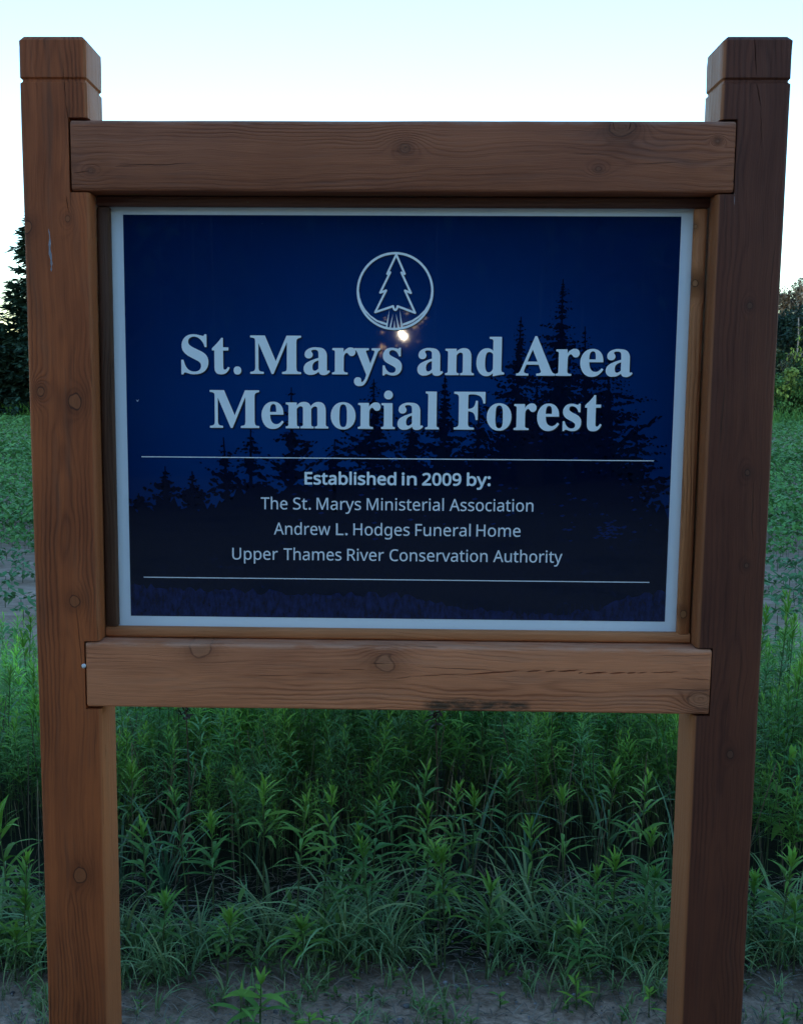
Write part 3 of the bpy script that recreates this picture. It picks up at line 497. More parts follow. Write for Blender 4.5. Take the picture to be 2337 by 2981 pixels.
SANS={" ":[260,[]],".":[180,[[79,-8,69,-5,60,1,54,10,50,22,48,36,50,51,54,63,60,71,69,77,79,80,100,80,110,77,119,71,126,63,130,51,132,36,130,22,126,10,119,1,110,-5,100,-8]]],"0":[384,[[191,-7,142,1,102,22,72,59,50,108,37,169,33,240,35,290,40,334,49,373,61,407,78,435,99,458,125,474,156,484,191,487,241,480,281,458,312,422,334,373,347,313,351,240,349,191,344,147,335,108,322,74,305,45,284,23,258,6,227,-3],[191,44,224,49,249,65,268,92,281,130,289,180,291,240,289,300,281,349,268,388,249,415,224,431,191,437,159,431,133,415,115,388,102,349,95,300,92,240,95,180,102,131,115,93,133,65,159,49]]],"2":[384,[[32,0,32,49,181,199,219,240,247,278,257,296,264,315,268,334,269,355,267,380,259,400,246,415,229,427,208,434,185,436,162,435,142,430,123,424,87,403,69,390,38,430,79,458,102,470,128,479,155,484,185,486,226,482,262,471,291,452,312,427,325,396,330,359,328,334,323,311,314,288,288,245,252,202,107,56,107,54,349,54,349,0]]],"9":[384,[[120,-7,69,0,69,50,106,43,128,42,157,43,183,49,205,57,224,69,240,83,254,99,265,118,274,138,285,185,289,235,285,235,274,221,260,207,243,196,222,187,199,181,171,179,133,184,99,196,72,217,50,246,38,282,34,324,36,356,42,385,53,411,67,433,85,452,106,467,130,478,157,484,187,486,216,484,244,476,269,463,292,445,312,422,328,393,340,359,347,320,349,275,345,206,340,173,332,141,322,110,307,82,289,57,267,35,240,17,208,4,171,-4],[184,226,205,227,223,231,240,239,254,248,266,259,276,272,284,286,288,299,289,314,288,333,284,352,278,371,269,388,258,404,244,418,227,428,208,434,187,437,161,433,138,424,119,409,104,387,95,359,92,325,95,296,102,272,115,252,132,237,155,229]]],":":[180,[[79,279,69,283,60,289,54,297,50,309,48,324,50,339,54,351,60,359,69,365,79,368,100,368,110,365,119,359,126,351,130,339,132,324,130,309,126,297,119,289,110,283,100,279],[79,-8,69,-5,60,1,54,10,50,22,48,36,50,51,54,63,60,71,69,77,79,80,100,80,110,77,119,71,126,63,130,51,132,36,130,22,126,10,119,1,110,-5,100,-8]]],"A":[429,[[0,0,187,482,242,482,428,0,366,0,308,148,118,148,61,0],[138,202,290,202,230,367,214,419,199,366]]],"C":[424,[[261,-7,215,-3,174,7,139,24,109,46,85,75,65,109,52,149,44,192,41,240,44,287,53,330,67,368,88,403,114,431,146,455,183,472,225,483,271,486,320,483,364,474,404,458,379,407,348,420,311,430,271,433,223,427,182,410,149,381,124,343,110,296,105,240,109,184,123,137,146,98,178,69,219,52,270,46,311,49,348,56,385,65,385,13,348,2,309,-5]]],"E":[373,[[65,0,65,480,333,480,333,426,126,426,126,277,321,277,321,224,126,224,126,53,333,53,333,0]]],"F":[349,[[65,0,65,480,333,480,333,426,126,426,126,257,320,257,320,203,126,203,126,0]]],"H":[498,[[65,0,65,480,126,480,126,277,371,277,371,480,432,480,432,0,371,0,371,224,126,224,126,0]]],"L":[352,[[65,0,65,480,126,480,126,54,335,54,335,0]]],"M":[609,[[65,0,65,480,154,480,302,87,305,87,455,480,544,480,544,0,484,0,484,318,489,420,486,420,326,0,277,0,119,420,116,420,120,340,121,0]]],"R":[418,[[65,0,65,480,197,480,252,476,296,464,329,446,353,419,367,385,372,343,370,319,366,298,358,279,348,264,336,250,307,229,276,215,408,0,337,0,221,198,126,198,126,0],[126,249,197,249,233,252,261,259,283,272,298,290,307,313,310,340,306,369,297,391,281,407,259,418,230,425,194,427,126,427]]],"S":[369,[[166,-7,115,-4,70,4,34,16,34,74,72,60,119,50,169,46,201,48,228,55,249,66,265,82,274,101,277,123,276,138,272,151,267,163,258,173,232,192,191,212,126,238,96,256,72,276,54,300,44,329,40,364,42,388,49,410,60,429,74,446,92,460,114,471,138,480,165,485,193,486,243,483,287,473,326,459,307,408,272,420,233,430,192,433,165,431,142,425,124,414,112,400,104,383,101,363,103,348,106,335,111,323,120,313,144,294,182,276,233,256,278,233,296,221,310,207,322,191,330,173,335,152,337,128,332,89,317,56,291,29,256,9,215,-3]]],"T":[373,[[156,0,156,426,7,426,7,480,366,480,366,426,217,426,217,0]]],"U":[491,[[243,-7,188,-1,143,15,107,42,81,78,66,121,60,171,60,480,121,480,121,169,124,133,135,102,152,78,176,60,208,49,246,46,286,50,317,61,341,80,357,106,367,135,370,169,370,480,430,480,430,169,428,137,421,107,410,80,394,55,373,34,348,16,318,4,283,-4]]],"a":[377,[[144,-7,114,-4,86,5,63,19,45,40,34,67,31,100,36,133,50,161,73,183,106,200,150,210,203,215,265,217,262,265,256,286,245,301,230,311,212,316,190,318,154,315,120,304,89,291,71,335,106,350,148,362,193,366,233,363,266,353,291,337,308,314,319,283,322,245,322,0,279,0,268,51,265,51,249,33,233,19,216,7,196,0,173,-5],[158,41,187,44,212,52,234,66,251,86,261,112,264,144,264,176,171,170,140,163,118,152,103,138,95,121,92,99,94,81,100,66,110,55,124,47,140,43]]],"b":[413,[[228,-7,201,-5,178,0,158,9,142,20,128,32,116,46,111,46,99,0,57,0,57,510,116,510,115,344,113,312,116,312,128,327,142,339,158,351,178,359,201,364,228,366,269,361,305,345,335,319,358,283,372,237,376,180,372,123,358,77,335,40,305,14,269,-1],[219,42,248,46,273,58,291,78,304,105,312,139,315,181,304,256,272,302,218,317,183,313,157,302,138,284,126,258,119,224,116,179,119,138,126,105,138,78,157,58,184,46]]],"c":[322,[[171,-5,143,2,117,13,93,28,74,48,58,73,46,103,39,138,37,178,39,220,47,256,59,286,76,311,96,332,119,347,146,358,174,365,224,366,259,361,300,347,282,298,230,313,204,315,145,300,110,254,98,179,101,139,110,105,124,79,144,60,170,48,201,44,237,47,267,55,294,65,294,13,268,2,239,-4,221,-6]]],"d":[413,[[185,-7,143,-2,107,14,77,40,55,76,41,123,37,179,41,236,55,283,78,319,108,346,144,361,185,367,211,365,234,360,254,351,270,340,285,328,297,314,301,314,298,350,297,510,356,510,356,0,308,0,300,48,297,48,285,34,271,21,254,9,234,0,211,-5],[194,42,228,46,255,56,274,74,287,98,295,129,298,179,295,220,288,254,275,282,256,302,229,314,193,318,164,313,140,301,122,280,109,252,101,218,98,178,101,138,109,105,122,78,141,58,165,46]]],"e":[379,[[210,-7,177,-4,147,3,120,14,96,30,75,51,59,76,47,106,39,140,37,177,39,215,46,249,57,279,72,305,90,326,112,344,138,357,166,364,196,367,226,364,252,358,276,347,296,331,313,312,327,290,337,264,343,235,345,169,98,169,102,131,113,100,129,76,152,58,180,47,213,44,255,46,292,55,328,69,328,17,292,4,255,-4],[99,216,283,216,280,244,273,269,262,290,245,306,223,315,195,318,169,315,147,306,129,291,114,271,105,245]]],"g":[413,[[195,-161,145,-159,102,-151,65,-138,65,-84,103,-100,148,-109,198,-112,227,-109,251,-100,271,-85,286,-65,295,-40,300,48,297,48,268,17,231,-1,185,-7,142,-1,106,15,76,42,54,79,41,125,37,179,41,233,54,278,76,316,106,344,142,361,185,367,208,365,229,361,249,353,267,343,283,329,298,312,301,312,309,360,356,360,356,-6,352,-53,338,-92,317,-122,286,-144,245,-157],[194,42,227,45,253,55,273,71,287,94,295,126,298,179,295,224,287,259,273,285,252,303,226,313,193,317,165,313,142,301,123,281,109,254,101,220,98,179,101,138,109,104,123,77,141,57,165,46]]],"h":[415,[[57,0,57,510,116,510,116,343,113,310,117,310,130,327,146,341,164,352,185,360,206,364,229,366,269,363,302,352,328,335,346,310,357,276,361,234,361,0,302,0,302,230,293,278,266,307,222,317,186,313,158,302,139,283,126,257,119,225,116,186,116,0]]],"i":[173,[[78,421,62,429,57,436,54,446,54,469,57,479,62,486,78,494,96,494,111,486,117,479,120,469,120,446,117,436,111,429,96,421],[57,0,57,360,116,360,116,0]]],"l":[173,[[57,0,57,510,116,510,116,0]]],"m":[628,[[57,0,57,360,105,360,113,311,117,311,129,328,144,342,162,353,182,361,202,365,223,367,273,360,310,340,333,306,336,306,350,325,366,340,386,352,407,360,429,365,452,367,489,363,520,353,543,335,560,310,570,277,574,234,574,0,515,0,515,232,507,279,483,308,442,317,410,314,385,304,367,287,355,264,347,234,345,199,345,0,286,0,286,232,278,279,253,308,212,317,180,313,155,302,137,283,125,258,118,226,116,187,116,0]]],"n":[415,[[57,0,57,360,105,360,113,311,117,311,130,328,146,342,165,353,186,361,208,365,230,367,270,363,302,353,328,335,346,310,357,277,361,234,361,0,302,0,302,230,293,278,266,307,222,317,186,313,158,302,139,283,126,258,119,226,116,187,116,0]]],"o":[406,[[202,-7,172,-4,143,3,117,15,94,32,75,53,58,79,46,109,39,143,37,181,42,236,57,282,82,318,116,345,156,361,204,367,236,364,264,357,290,345,314,328,333,307,349,282,361,252,368,218,370,181,365,126,350,79,325,42,291,15,250,-1],[203,42,237,46,263,59,283,80,298,107,306,141,309,181,306,220,298,253,283,281,263,301,236,313,203,317,169,313,143,301,123,281,109,253,101,220,98,181,101,141,109,107,123,80,143,59,170,46]]],"p":[413,[[57,-161,57,360,105,360,113,311,116,311,128,326,142,339,158,351,178,360,201,365,228,367,270,362,305,346,335,320,358,284,372,238,376,181,372,124,358,78,335,41,305,14,269,-1,228,-7,202,-5,179,0,159,9,142,20,128,32,116,46,112,46,116,6,116,-161],[219,42,240,44,258,50,273,60,286,74,296,90,305,110,310,132,314,155,315,181,312,220,304,253,291,280,272,301,248,313,218,317,185,314,159,303,140,286,127,262,119,231,116,181,119,140,126,106,138,78,157,58,184,46]]],"r":[277,[[57,0,57,360,105,360,112,294,115,294,128,313,143,330,160,345,179,357,201,364,232,367,267,363,260,308,234,312,203,311,186,306,169,298,154,286,141,272,131,256,123,236,118,215,116,192,116,0]]],"s":[322,[[148,-7,102,-4,66,4,35,16,35,70,68,56,107,45,149,41,176,43,198,47,214,55,225,66,232,79,234,94,231,111,221,125,200,140,168,155,124,173,86,191,71,200,58,211,48,223,40,237,36,253,34,271,38,299,51,323,72,342,99,356,132,364,169,367,211,364,249,355,284,343,264,296,233,307,200,315,165,318,143,317,124,313,110,307,99,298,93,287,91,275,95,257,107,243,129,229,205,198,242,180,257,170,269,159,279,147,286,133,290,118,291,99,287,67,274,41,253,20,224,5,189,-4]]],"t":[242,[[149,-6,115,3,100,11,87,22,77,37,68,55,63,78,62,105,62,314,11,314,11,343,62,366,86,443,121,443,121,360,225,360,225,314,121,314,121,106,123,86,128,70,137,57,148,49,162,43,186,42,228,49,228,4,212,-1,189,-5]]],"u":[415,[[184,-7,144,-3,111,7,86,25,68,49,57,83,53,124,53,360,113,360,113,128,122,81,148,52,193,42,229,46,256,57,276,76,289,102,296,134,299,173,299,360,358,360,358,0,310,0,301,48,298,48,285,31,269,17,250,6,229,-1,207,-5]]],"v":[341,[[136,0,0,360,63,360,151,115,169,52,171,52,198,138,278,360,341,360,204,0]]],"w":[528,[[106,1,7,361,69,361,132,110,142,61,144,61,165,148,232,361,297,361,373,108,383,62,385,62,399,128,460,361,520,361,420,1,351,1,274,258,265,299,262,299,249,240,173,1]]],"y":[343,[[46,-161,7,-156,7,-109,32,-112,66,-111,83,-105,97,-95,108,-82,118,-67,146,-1,1,360,64,360,160,104,172,57,175,57,193,119,279,360,343,360,187,-50,174,-81,157,-108,139,-131,116,-148,89,-158]]]}
# ---- lettering
def text_polys(words, font, cap, z0, shear=0.0, grow=0.0):
    """words: (text, x0, x1) ; font glyphs in 1/1000 units ; scaled so that each word fits x0..x1 and capitals are cap high"""
    ref = 'M' if 'M' in font else 'H'
    ch = max(v for lp in font[ref][1] for v in lp[1::2]) / 1000.0; ky = cap / ch; out = []
    for w in words:
        pen = 0; pl = []
        for ch_ in w[0]:
            adv_, lps = font[ch_]; pl.append((pen, lps)); pen += adv_
        xsq = [p + v for p, lps in pl for lp in lps for v in lp[0::2]]; a, b = min(xsq), max(xsq); kx = (w[2] - w[1]) / (b - a)
        for p, lps in pl:
            L_ = [[(w[1] + (p + lp[i] - a) * kx, z0 + lp[i + 1] / 1000 * ky) for i in range(0, len(lp), 2)] for lp in lps]
            ar = lambda l: sum(l[i - 1][0] * l[i][1] - l[i][0] * l[i - 1][1] for i in range(len(l)))
            big = sorted(L_, key=lambda l: -abs(ar(l))); outs = []
            def inside(pt, l):
                c_ = False
                for i in range(len(l)):
                    (x1, y1), (x2, y2) = l[i - 1], l[i]
                    if (y1 > pt[1]) != (y2 > pt[1]) and pt[0] < (x2 - x1) * (pt[1] - y1) / (y2 - y1) + x1: c_ = not c_
                return c_
            for l in big:
                for o_ in outs:
                    if inside(l[0], o_[0]): o_.append(l); break
                else: outs.append([l])
            out += outs
    return out
def shift(P, dx, dz): return [[[(x_ + dx, z_ + dz) for x_, z_ in lp] for lp in g_] for g_ in P]
def grow(P, r_, n=8):
    out = list(P)
    for k in range(n):
        a_ = 2 * PI * k / n; out += shift(P, r_ * math.cos(a_), r_ * math.sin(a_))
    return out
tone = lambda name, c_: (lambda mm: (mm.set(Base_Color=c_), gloss(mm, 0.3))[1])(Mat(name))
M_LET = tone('pale_blue_letter_print', (0.84, 0.88, 0.88)); M_BLK = tone('black_letter_shadow_print', (0.0012, 0.0015, 0.004)); M_GRY = tone('grey_letter_print', (0.80, 0.80, 0.80))
t1 = text_polys([('St.', -0.475, -0.3452), ('Marys', -0.3241, 0.0051), ('and', 0.0403, 0.2272), ('Area', 0.2548, 0.5049)], SERIF, 0.0815, 0.1025)
t2 = text_polys([('Memorial', -0.4135, 0.0877), ('Forest', 0.1212, 0.4419)], SERIF, 0.0810, -0.0155)
layer('title_shadow', poly_mesh('title_shadow', grow(shift(t1 + t2, 0.0030, -0.0026), 0.0004, 3), YP - 0.0017, 0.00002, len(t1 + t2)), M_BLK)['kind'] = 'stuff'
for t_, lab in ((t1, 'title line reading St. Marys and Area'), (t2, 'title line reading Memorial Forest')):
    layer('title_lettering', poly_mesh('title_lettering', grow(t_, 0.0008, 6), YP - 0.0019, 0.00001, len(t_)), M_LET, lab)['kind'] = 'stuff'
def words_of(text, x0, x1, gap=210):
    """split a line into words that keep the font's own spacing between x0 and x1"""
    adv_ = [SANS[c_][0] if c_ != ' ' else gap for c_ in text]; tot = sum(adv_); k = (x1 - x0) / tot; pen = 0; out = []
    for w in text.split(' '):
        wl_ = sum(SANS[c_][0] for c_ in w); out.append((w, x0 + pen * k, x0 + (pen + wl_ - 35) * k)); pen += wl_ + gap
    e = (x1 - x0) / (out[-1][2] - x0)
    return [(w, x0 + (a - x0) * e, x0 + (b - x0) * e) for w, a, b in out]
L1 = text_polys(words_of('Established in 2009 by:', -0.2051, 0.203), SANS, 0.0258, -0.1387)
layer('lettering', poly_mesh('lettering', grow(L1, 0.00105, 8), YP - 0.0017, 0.00002, len(L1)), M_LET, 'bold line reading Established in 2009 by:')
for t_, x0, x1, z_ in (('The St. Marys Ministerial Association', -0.3029, 0.2989, -0.1953), ('Andrew L. Hodges Funeral Home', -0.2741, 0.2722, -0.2517), ('Upper Thames River Conservation Authority', -0.3674, 0.3657, -0.3088)):
    P = text_polys(words_of(t_, x0, x1), SANS, 0.0262, z_)
    layer('lettering', poly_mesh('lettering', grow(P, 0.0002, 3), YP - 0.0017, 0.00002, len(P)), M_GRY, 'line reading ' + t_)
for z_ in (-0.0812, -0.3511):
    layer('rule_line', poly_mesh('rule_line', [[[(-0.5668, z_ - 0.0010), (0.5596, z_ - 0.0010), (0.5596, z_ + 0.0010), (-0.5668, z_ + 0.0010)]]], YP - 0.0017), M_GRY)
# ---- emblem: spruce outline in a ring
EK = 1.142e-4; ec = lambda p: (-0.0105 + (p[0] - 852) * EK, 0.2805 - (p[1] - 842) * EK)
def ngon(cx_, cy_, r_, n=64): return [ec((cx_ + r_ * math.cos(2 * PI * i / n), cy_ + r_ * math.sin(2 * PI * i / n))) for i in range(n)]
E_ = [[ngon(852, 842, 726), ngon(852, 842, 682)]]
E_.append([[ec(p) for p in [(172, 840), (185, 950), (225, 1070), (290, 1180), (390, 1290), (520, 1380), (700, 1437), (694, 1475), (600, 1450), (500, 1408), (400, 1335), (300, 1240), (220, 1160), (170, 1060), (150, 950)]]])
E_.append([[ec(p) for p in [(1533, 840), (1520, 960), (1480, 1075), (1410, 1190), (1300, 1300), (1180, 1375), (1000, 1445), (1004, 1482), (1100, 1456), (1200, 1412), (1310, 1335), (1410, 1240), (1490, 1150), (1540, 1050), (1556, 950)]]])
for tri in ([(750, 1185), (712, 1532), (678, 1530)], [(818, 1262), (778, 1545), (746, 1542)], [(846, 1375), (860, 1550), (828, 1550)], [(872, 1258), (944, 1542), (912, 1546)], [(943, 1178), (1006, 1526), (974, 1530)]):
    E_.append([[ec(p) for p in tri]])
line_ = [(868, 165), (702, 520), (757, 492), (572, 870), (682, 828), (480, 1235), (818, 1120), (828, 1160), (845, 1184), (860, 1190), (876, 1184), (892, 1160), (902, 1120), (1235, 1242), (1038, 828), (1150, 872), (968, 495), (1030, 520)]
def segs(lp, w):
    out = []
    for i in range(len(lp)):
        (x1, y1), (x2, y2) = lp[i], lp[(i + 1) % len(lp)]; L_ = math.hypot(x2 - x1, y2 - y1); nx, ny = -(y2 - y1) / L_ * w / 2, (x2 - x1) / L_ * w / 2
        out.append([[ec((x1 + nx, y1 + ny)), ec((x2 + nx, y2 + ny)), ec((x2 - nx, y2 - ny)), ec((x1 - nx, y1 - ny))]])
        out.append([[ec((x1 + w / 2 * math.cos(a), y1 + w / 2 * math.sin(a))) for a in np.linspace(0, 2 * PI, 11)[:-1]]])
    return out
E_ += segs(line_, 40)
layer('emblem', poly_mesh('emblem', E_, YP - 0.0019, 0.000015), M_LET, 'spruce outline inside a ring')
layer('emblem_shadow', poly_mesh('emblem_shadow', grow(shift([[ngon(852, 842, 728), ngon(852, 842, 680)]] + segs(line_, 40), 0.0012, -0.0012), 0.0003, 3), YP - 0.0017, 0.0000015), M_BLK)['kind'] = 'stuff'
# bird lime tick at the left of the print
layer('scratch', poly_mesh('scratch', [[[(-0.5765, 0.0445), (-0.5735, 0.0395), (-0.5695, 0.0450), (-0.5735, 0.0415)]]], YP - 0.0017), M_GRY)

# ------------------------------------------------------------------ foliage materials
def leafmat(name, rough=0.5, trans=0.25, var=0.25, spec=0.35):
    m = Mat(name); a = m.t.nodes.new('ShaderNodeAttribute'); a.attribute_name = 'tint'
    x_, y_, z_ = m.xyz(); n = m.noise(m.vec(x_, y_, z_), 9, 2)
    c = m.scale(a.outputs['Color'], (n - 0.5) * var * 2 + 1.0)
    m.set(Base_Color=c, Roughness=rough); m.b.inputs['Specular IOR Level'].default_value = spec
    tr = m.t.nodes.new('ShaderNodeBsdfTranslucent'); m.t.links.new(c, tr.inputs[0])
    mx = m.t.nodes.new('ShaderNodeMixShader'); mx.inputs[0].default_value = trans
    m.t.links.new(m.b.outputs[0], mx.inputs[1]); m.t.links.new(tr.outputs[0], mx.inputs[2]); m.t.links.new(mx.outputs[0], m.out.inputs['Surface'])
    return m.m
M_LEAF = leafmat('weed_leaf', 0.6, 0.20, 0.25, 0.2); M_GRASS = leafmat('grass_blade', 0.42, 0.2, 0.2, 0.4)
M_NEEDLE = leafmat('conifer_needles', 0.7, 0.0, 0.25, 0.1); M_CROWN = leafmat('tree_leaf', 0.65, 0.12, 0.25, 0.15)
m = Mat('bark'); bx_, by_, bz_ = m.xyz(); bn = m.noise(m.vec(bx_ * 6, by_ * 6, bz_ * 1.5), 4, 4, 0.7)
m.set(Base_Color=m.mix(bn, (0.035, 0.028, 0.022), (0.13, 0.11, 0.095)), Roughness=0.9); m.bump(bn, 0.03); M_BARK = m.m
M_PALE = flat('pale_bark', (0.34, 0.32, 0.29), 0.85, 0.2)

def leaves(P, az, el, L, Wd, droop, nseg, c0, c1, peak=0.4, fold=0.0):
    """vectorised arching leaves: P (n,3) base, az/el direction, droop = total change of pitch (rad). Returns V,F,C"""
    n = len(P); t = np.linspace(0, 1, nseg + 1)
    ph = el[:, None] - droop[:, None] * t[None, :] ** 1.3
    st = (L / nseg)[:, None]
    hr = np.cumsum(np.concatenate([np.zeros((n, 1)), np.cos(ph[:, :-1]) * st], 1), 1)
    vt = np.cumsum(np.concatenate([np.zeros((n, 1)), np.sin(ph[:, :-1]) * st], 1), 1)
    dx, dy = np.cos(az)[:, None], np.sin(az)[:, None]
    cx_ = P[:, 0:1] + hr * dx; cy_ = P[:, 1:2] + hr * dy; cz = P[:, 2:3] + vt
    prof = np.where(t < peak, 0.30 + 0.70 * (t / peak) ** 0.8, ((1 - t) / (1 - peak)) ** 0.75); prof[-1] = 0.05
    w = Wd[:, None] * 0.5 * prof[None, :]
    tw = RNG.uniform(-0.5, 0.5, n)[:, None]
    sx, sy, sz = -dy * np.cos(tw), dx * np.cos(tw), np.sin(tw)
    A = np.stack([cx_ + sx * w, cy_ + sy * w, cz + sz * w], 2); B = np.stack([cx_ - sx * w, cy_ - sy * w, cz - sz * w], 2)
    V = np.stack([A, B], 2).reshape(-1, 3)
    base = (np.arange(n) * (nseg + 1) * 2)[:, None] + (np.arange(nseg) * 2)[None, :]; base = base.ravel()
    F = np.stack([base, base + 1, base + 3, base + 2], 1)
    cc = c0[:, None, :] * (1 - t[None, :, None]) + c1[:, None, :] * t[None, :, None]
    return V, F, np.repeat(cc, 2, axis=1).reshape(-1, 3)
def stem(pts, r0, r1, col, k=4):
    pts = np.asarray(pts, float); n = len(pts); a = np.linspace(0, 2 * PI, k, endpoint=False); V = []
    for i, p in enumerate(pts):
        d = pts[min(i + 1, n - 1)] - pts[max(i - 1, 0)]; d /= np.linalg.norm(d) + 1e-9
        u = np.cross(d, [0.3, 1, 0.1]); u /= np.linalg.norm(u) + 1e-9; w = np.cross(d, u); r_ = r0 + (r1 - r0) * i / (n - 1)
        V.append(p + r_ * (np.cos(a)[:, None] * u + np.sin(a)[:, None] * w))
    V = np.concatenate(V); F = np.array([(i * k + j, i * k + (j + 1) % k, (i + 1) * k + (j + 1) % k, (i + 1) * k + j) for i in range(n - 1) for j in range(k)])
    return V, F, np.tile(np.asarray(col, float), (len(V), 1))
U = lambda a, b, n=None: RNG.uniform(a, b, n)
def cols(base, n, j=0.15, hue=0.1):
    c = np.tile(np.asarray(base, float), (n, 1)) * U(1 - j, 1 + j, n)[:, None]; c[:, 0] *= U(1 - hue, 1 + hue * 2, n); return c

G_MID = (0.100, 0.230, 0.036); G_DK = (0.062, 0.158, 0.032); G_TIP = (0.17, 0.37, 0.048); G_BLU = (0.098, 0.225, 0.085); G_GRS = (0.19, 0.33, 0.125)
def goldenrod(h, nl, wide=0.012, tip=0.35, col=G_MID, low=0.12, seg=3, L0=0.095, lean=0.08, crown=0.28):
    """-> (stem parts, leaf parts): an upright stalk with narrow spiralling leaves and a tuft of young ones on top"""
    ln = U(-lean, lean, 2) * h; ph = np.linspace(0, 1, 6)
    sp = np.stack([ln[0] * ph ** 1.6, ln[1] * ph ** 1.6, h * ph], 1); sb = Batch(); sb.add(*stem(sp, 0.0030, 0.0013, (0.10, 0.14, 0.055)))
    lb = Batch(); f = np.sort(np.concatenate([U(low, 0.92, int(nl * (1 - crown))), U(0.88, 1.0, nl - int(nl * (1 - crown)))])); n = len(f)
    P = np.stack([ln[0] * f ** 1.6, ln[1] * f ** 1.6, h * f], 1); az = np.arange(n) * 2.4 + U(-0.3, 0.3, n)
    up = np.clip((f - 0.72) / 0.28, 0, 1)
    el = U(0.15, 0.75, n) + up * 0.75; L = L0 * (0.55 + 0.65 * np.sin(PI * np.clip(f, 0.1, 0.95)) ** 0.7) * U(0.75, 1.2, n) * (1 - 0.52 * up ** 2)
    tipc = np.clip((f - (1 - tip)) / tip, 0, 1)[:, None]; c = cols(col, n); c = c * (1 - tipc) + cols(G_TIP, n) * tipc * 1.0
    lb.add(*leaves(P, az, el, L, wide * U(0.75, 1.2, n) * (1 - 0.25 * up), U(0.7, 1.7, n) * (1 - 0.65 * up), seg, c, c * 1.08))
    return sb, lb
def tuft(nb, L, wd, spread, col, seg=6, base=0.02, el0=1.0, dr=2.1):
    b = Batch(); P = np.stack([U(-base, base, nb), U(-base, base, nb), np.zeros(nb)], 1); az = U(0, 2 * PI, nb)
    c = cols(col, nb, 0.2, 0.15)
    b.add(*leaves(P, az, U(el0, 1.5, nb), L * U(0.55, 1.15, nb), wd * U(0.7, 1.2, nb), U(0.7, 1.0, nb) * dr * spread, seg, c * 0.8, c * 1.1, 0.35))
    return b
def broadleaf(h, n, L, col):
    b = Batch(); f = np.linspace(0.15, 1, n); P = np.stack([U(-0.004, 0.004, n), U(-0.004, 0.004, n), h * f], 1)
    c = cols(col, n); b.add(*leaves(P, np.arange(n) * 2.4, U(0.1, 0.7, n) + 0.5 * f ** 3, L * U(0.7, 1.1, n), L * 0.36 * U(0.8, 1.1, n), U(0.4, 1.2, n), 4, c, c * 1.1, 0.45))
    b.add(*stem([(0, 0, 0), (0, 0, h)], 0.002, 0.0015, (0.05, 0.12, 0.04)))
    return b
def scatter(protos, spots, name, mat, label=None, cat=None, kind='stuff'):
    """many prototypes joined into one mesh; spots: (x, y, z, rz, scale, proto, tone)"""
    V = []; F = []; C = []; n0 = 0
    G_ = [p.get() if isinstance(p, Batch) else p for p in protos]
    for (x_, y_, z_, a, s_, k, tn) in spots:
        v, f, c = G_[int(k)]; ca, sa = math.cos(a), math.sin(a)
        w = np.empty_like(v); w[:, 0] = (v[:, 0] * ca - v[:, 1] * sa) * s_ + x_; w[:, 1] = (v[:, 0] * sa + v[:, 1] * ca) * s_ + y_; w[:, 2] = v[:, 2] * s_ + z_
        V.append(w); F.append(f + n0); C.append(c * tn); n0 += len(v)
    o = link(name, mesh_np(name, np.concatenate(V), np.concatenate(F), np.concatenate(C), mat))
    tag(o, label, cat, kind=kind); return o
def both(p):
    b = Batch(); b.add(*p[0].get()); b.add(*p[1].get()); return b

# ------------------------------------------------------------------ weed thicket behind the sign
CAMY = -2.56
PAL = [G_MID, G_DK, G_BLU, G_MID, (0.10, 0.25, 0.055), (0.085, 0.24, 0.07)]
def tilt(b, h, ang, az, s_):
    """a shoot scaled, tilted and set at height h"""
    V_, F_, C_ = b.get(); ca, sa = math.cos(ang), math.sin(ang); q = V_ * s_; x2 = q[:, 0] * ca + q[:, 2] * sa; z2 = -q[:, 0] * sa + q[:, 2] * ca
    return np.stack([x2 * math.cos(az) - q[:, 1] * math.sin(az), x2 * math.sin(az) + q[:, 1] * math.cos(az), z2 + h], 1), F_, C_
def bushy(col, tipc):
    b = both(goldenrod(1.0, 20, 0.012, tipc, col, 0.55, 2, 0.10, 0.1, 0.2))
    for k in range(4):
        sh = both(goldenrod(1.0, 12, 0.022, tipc, col, 0.15, 2, 0.20, 0.15, 0.2)); b.add(*tilt(sh, 0.38 + 0.13 * k, U(0.5, 0.95), k * 2.4 + U(-.4, .4), 0.36 - 0.03 * k))
    return b
protos_far = [both(goldenrod(U(0.9, 1.0), 54, 0.0140, U(0.15, 0.45), PAL[i % 6], 0.50, 2, U(0.10, 0.16), U(0.08, 0.22), 0.18)) for i in range(7)]
protos_far += [bushy(PAL[(i * 2 + 1) % 6], 0.15 + 0.15 * (i % 2)) for i in range(3)]
protos_far += [both(goldenrod(1.0, 84, 0.0075, 0.1, PAL[i + 2], 0.55, 2, 0.085, 0.15, 0.1)) for i in range(2)]
protos_far += [tuft(16, 0.75, 0.013, 0.8, G_GRS, 6) for i in range(4)]
def height_at(y):     # how tall the weeds stand at depth y
    return float(np.interp(y, [0.9, 1.2, 1.5, 2.0, 2.6, 3.2, 3.8], [0.40, 0.52, 0.60, 0.64, 0.60, 0.48, 0.24]))
clump = lambda x_, y_: 0.5 + 0.5 * math.sin(x_ * 3.1 + 1.3 * math.sin(y_ * 2.3)) * math.sin(y_ * 2.9 + 0.8 * math.sin(x_ * 1.9))
spots = []; r = random.Random(5)
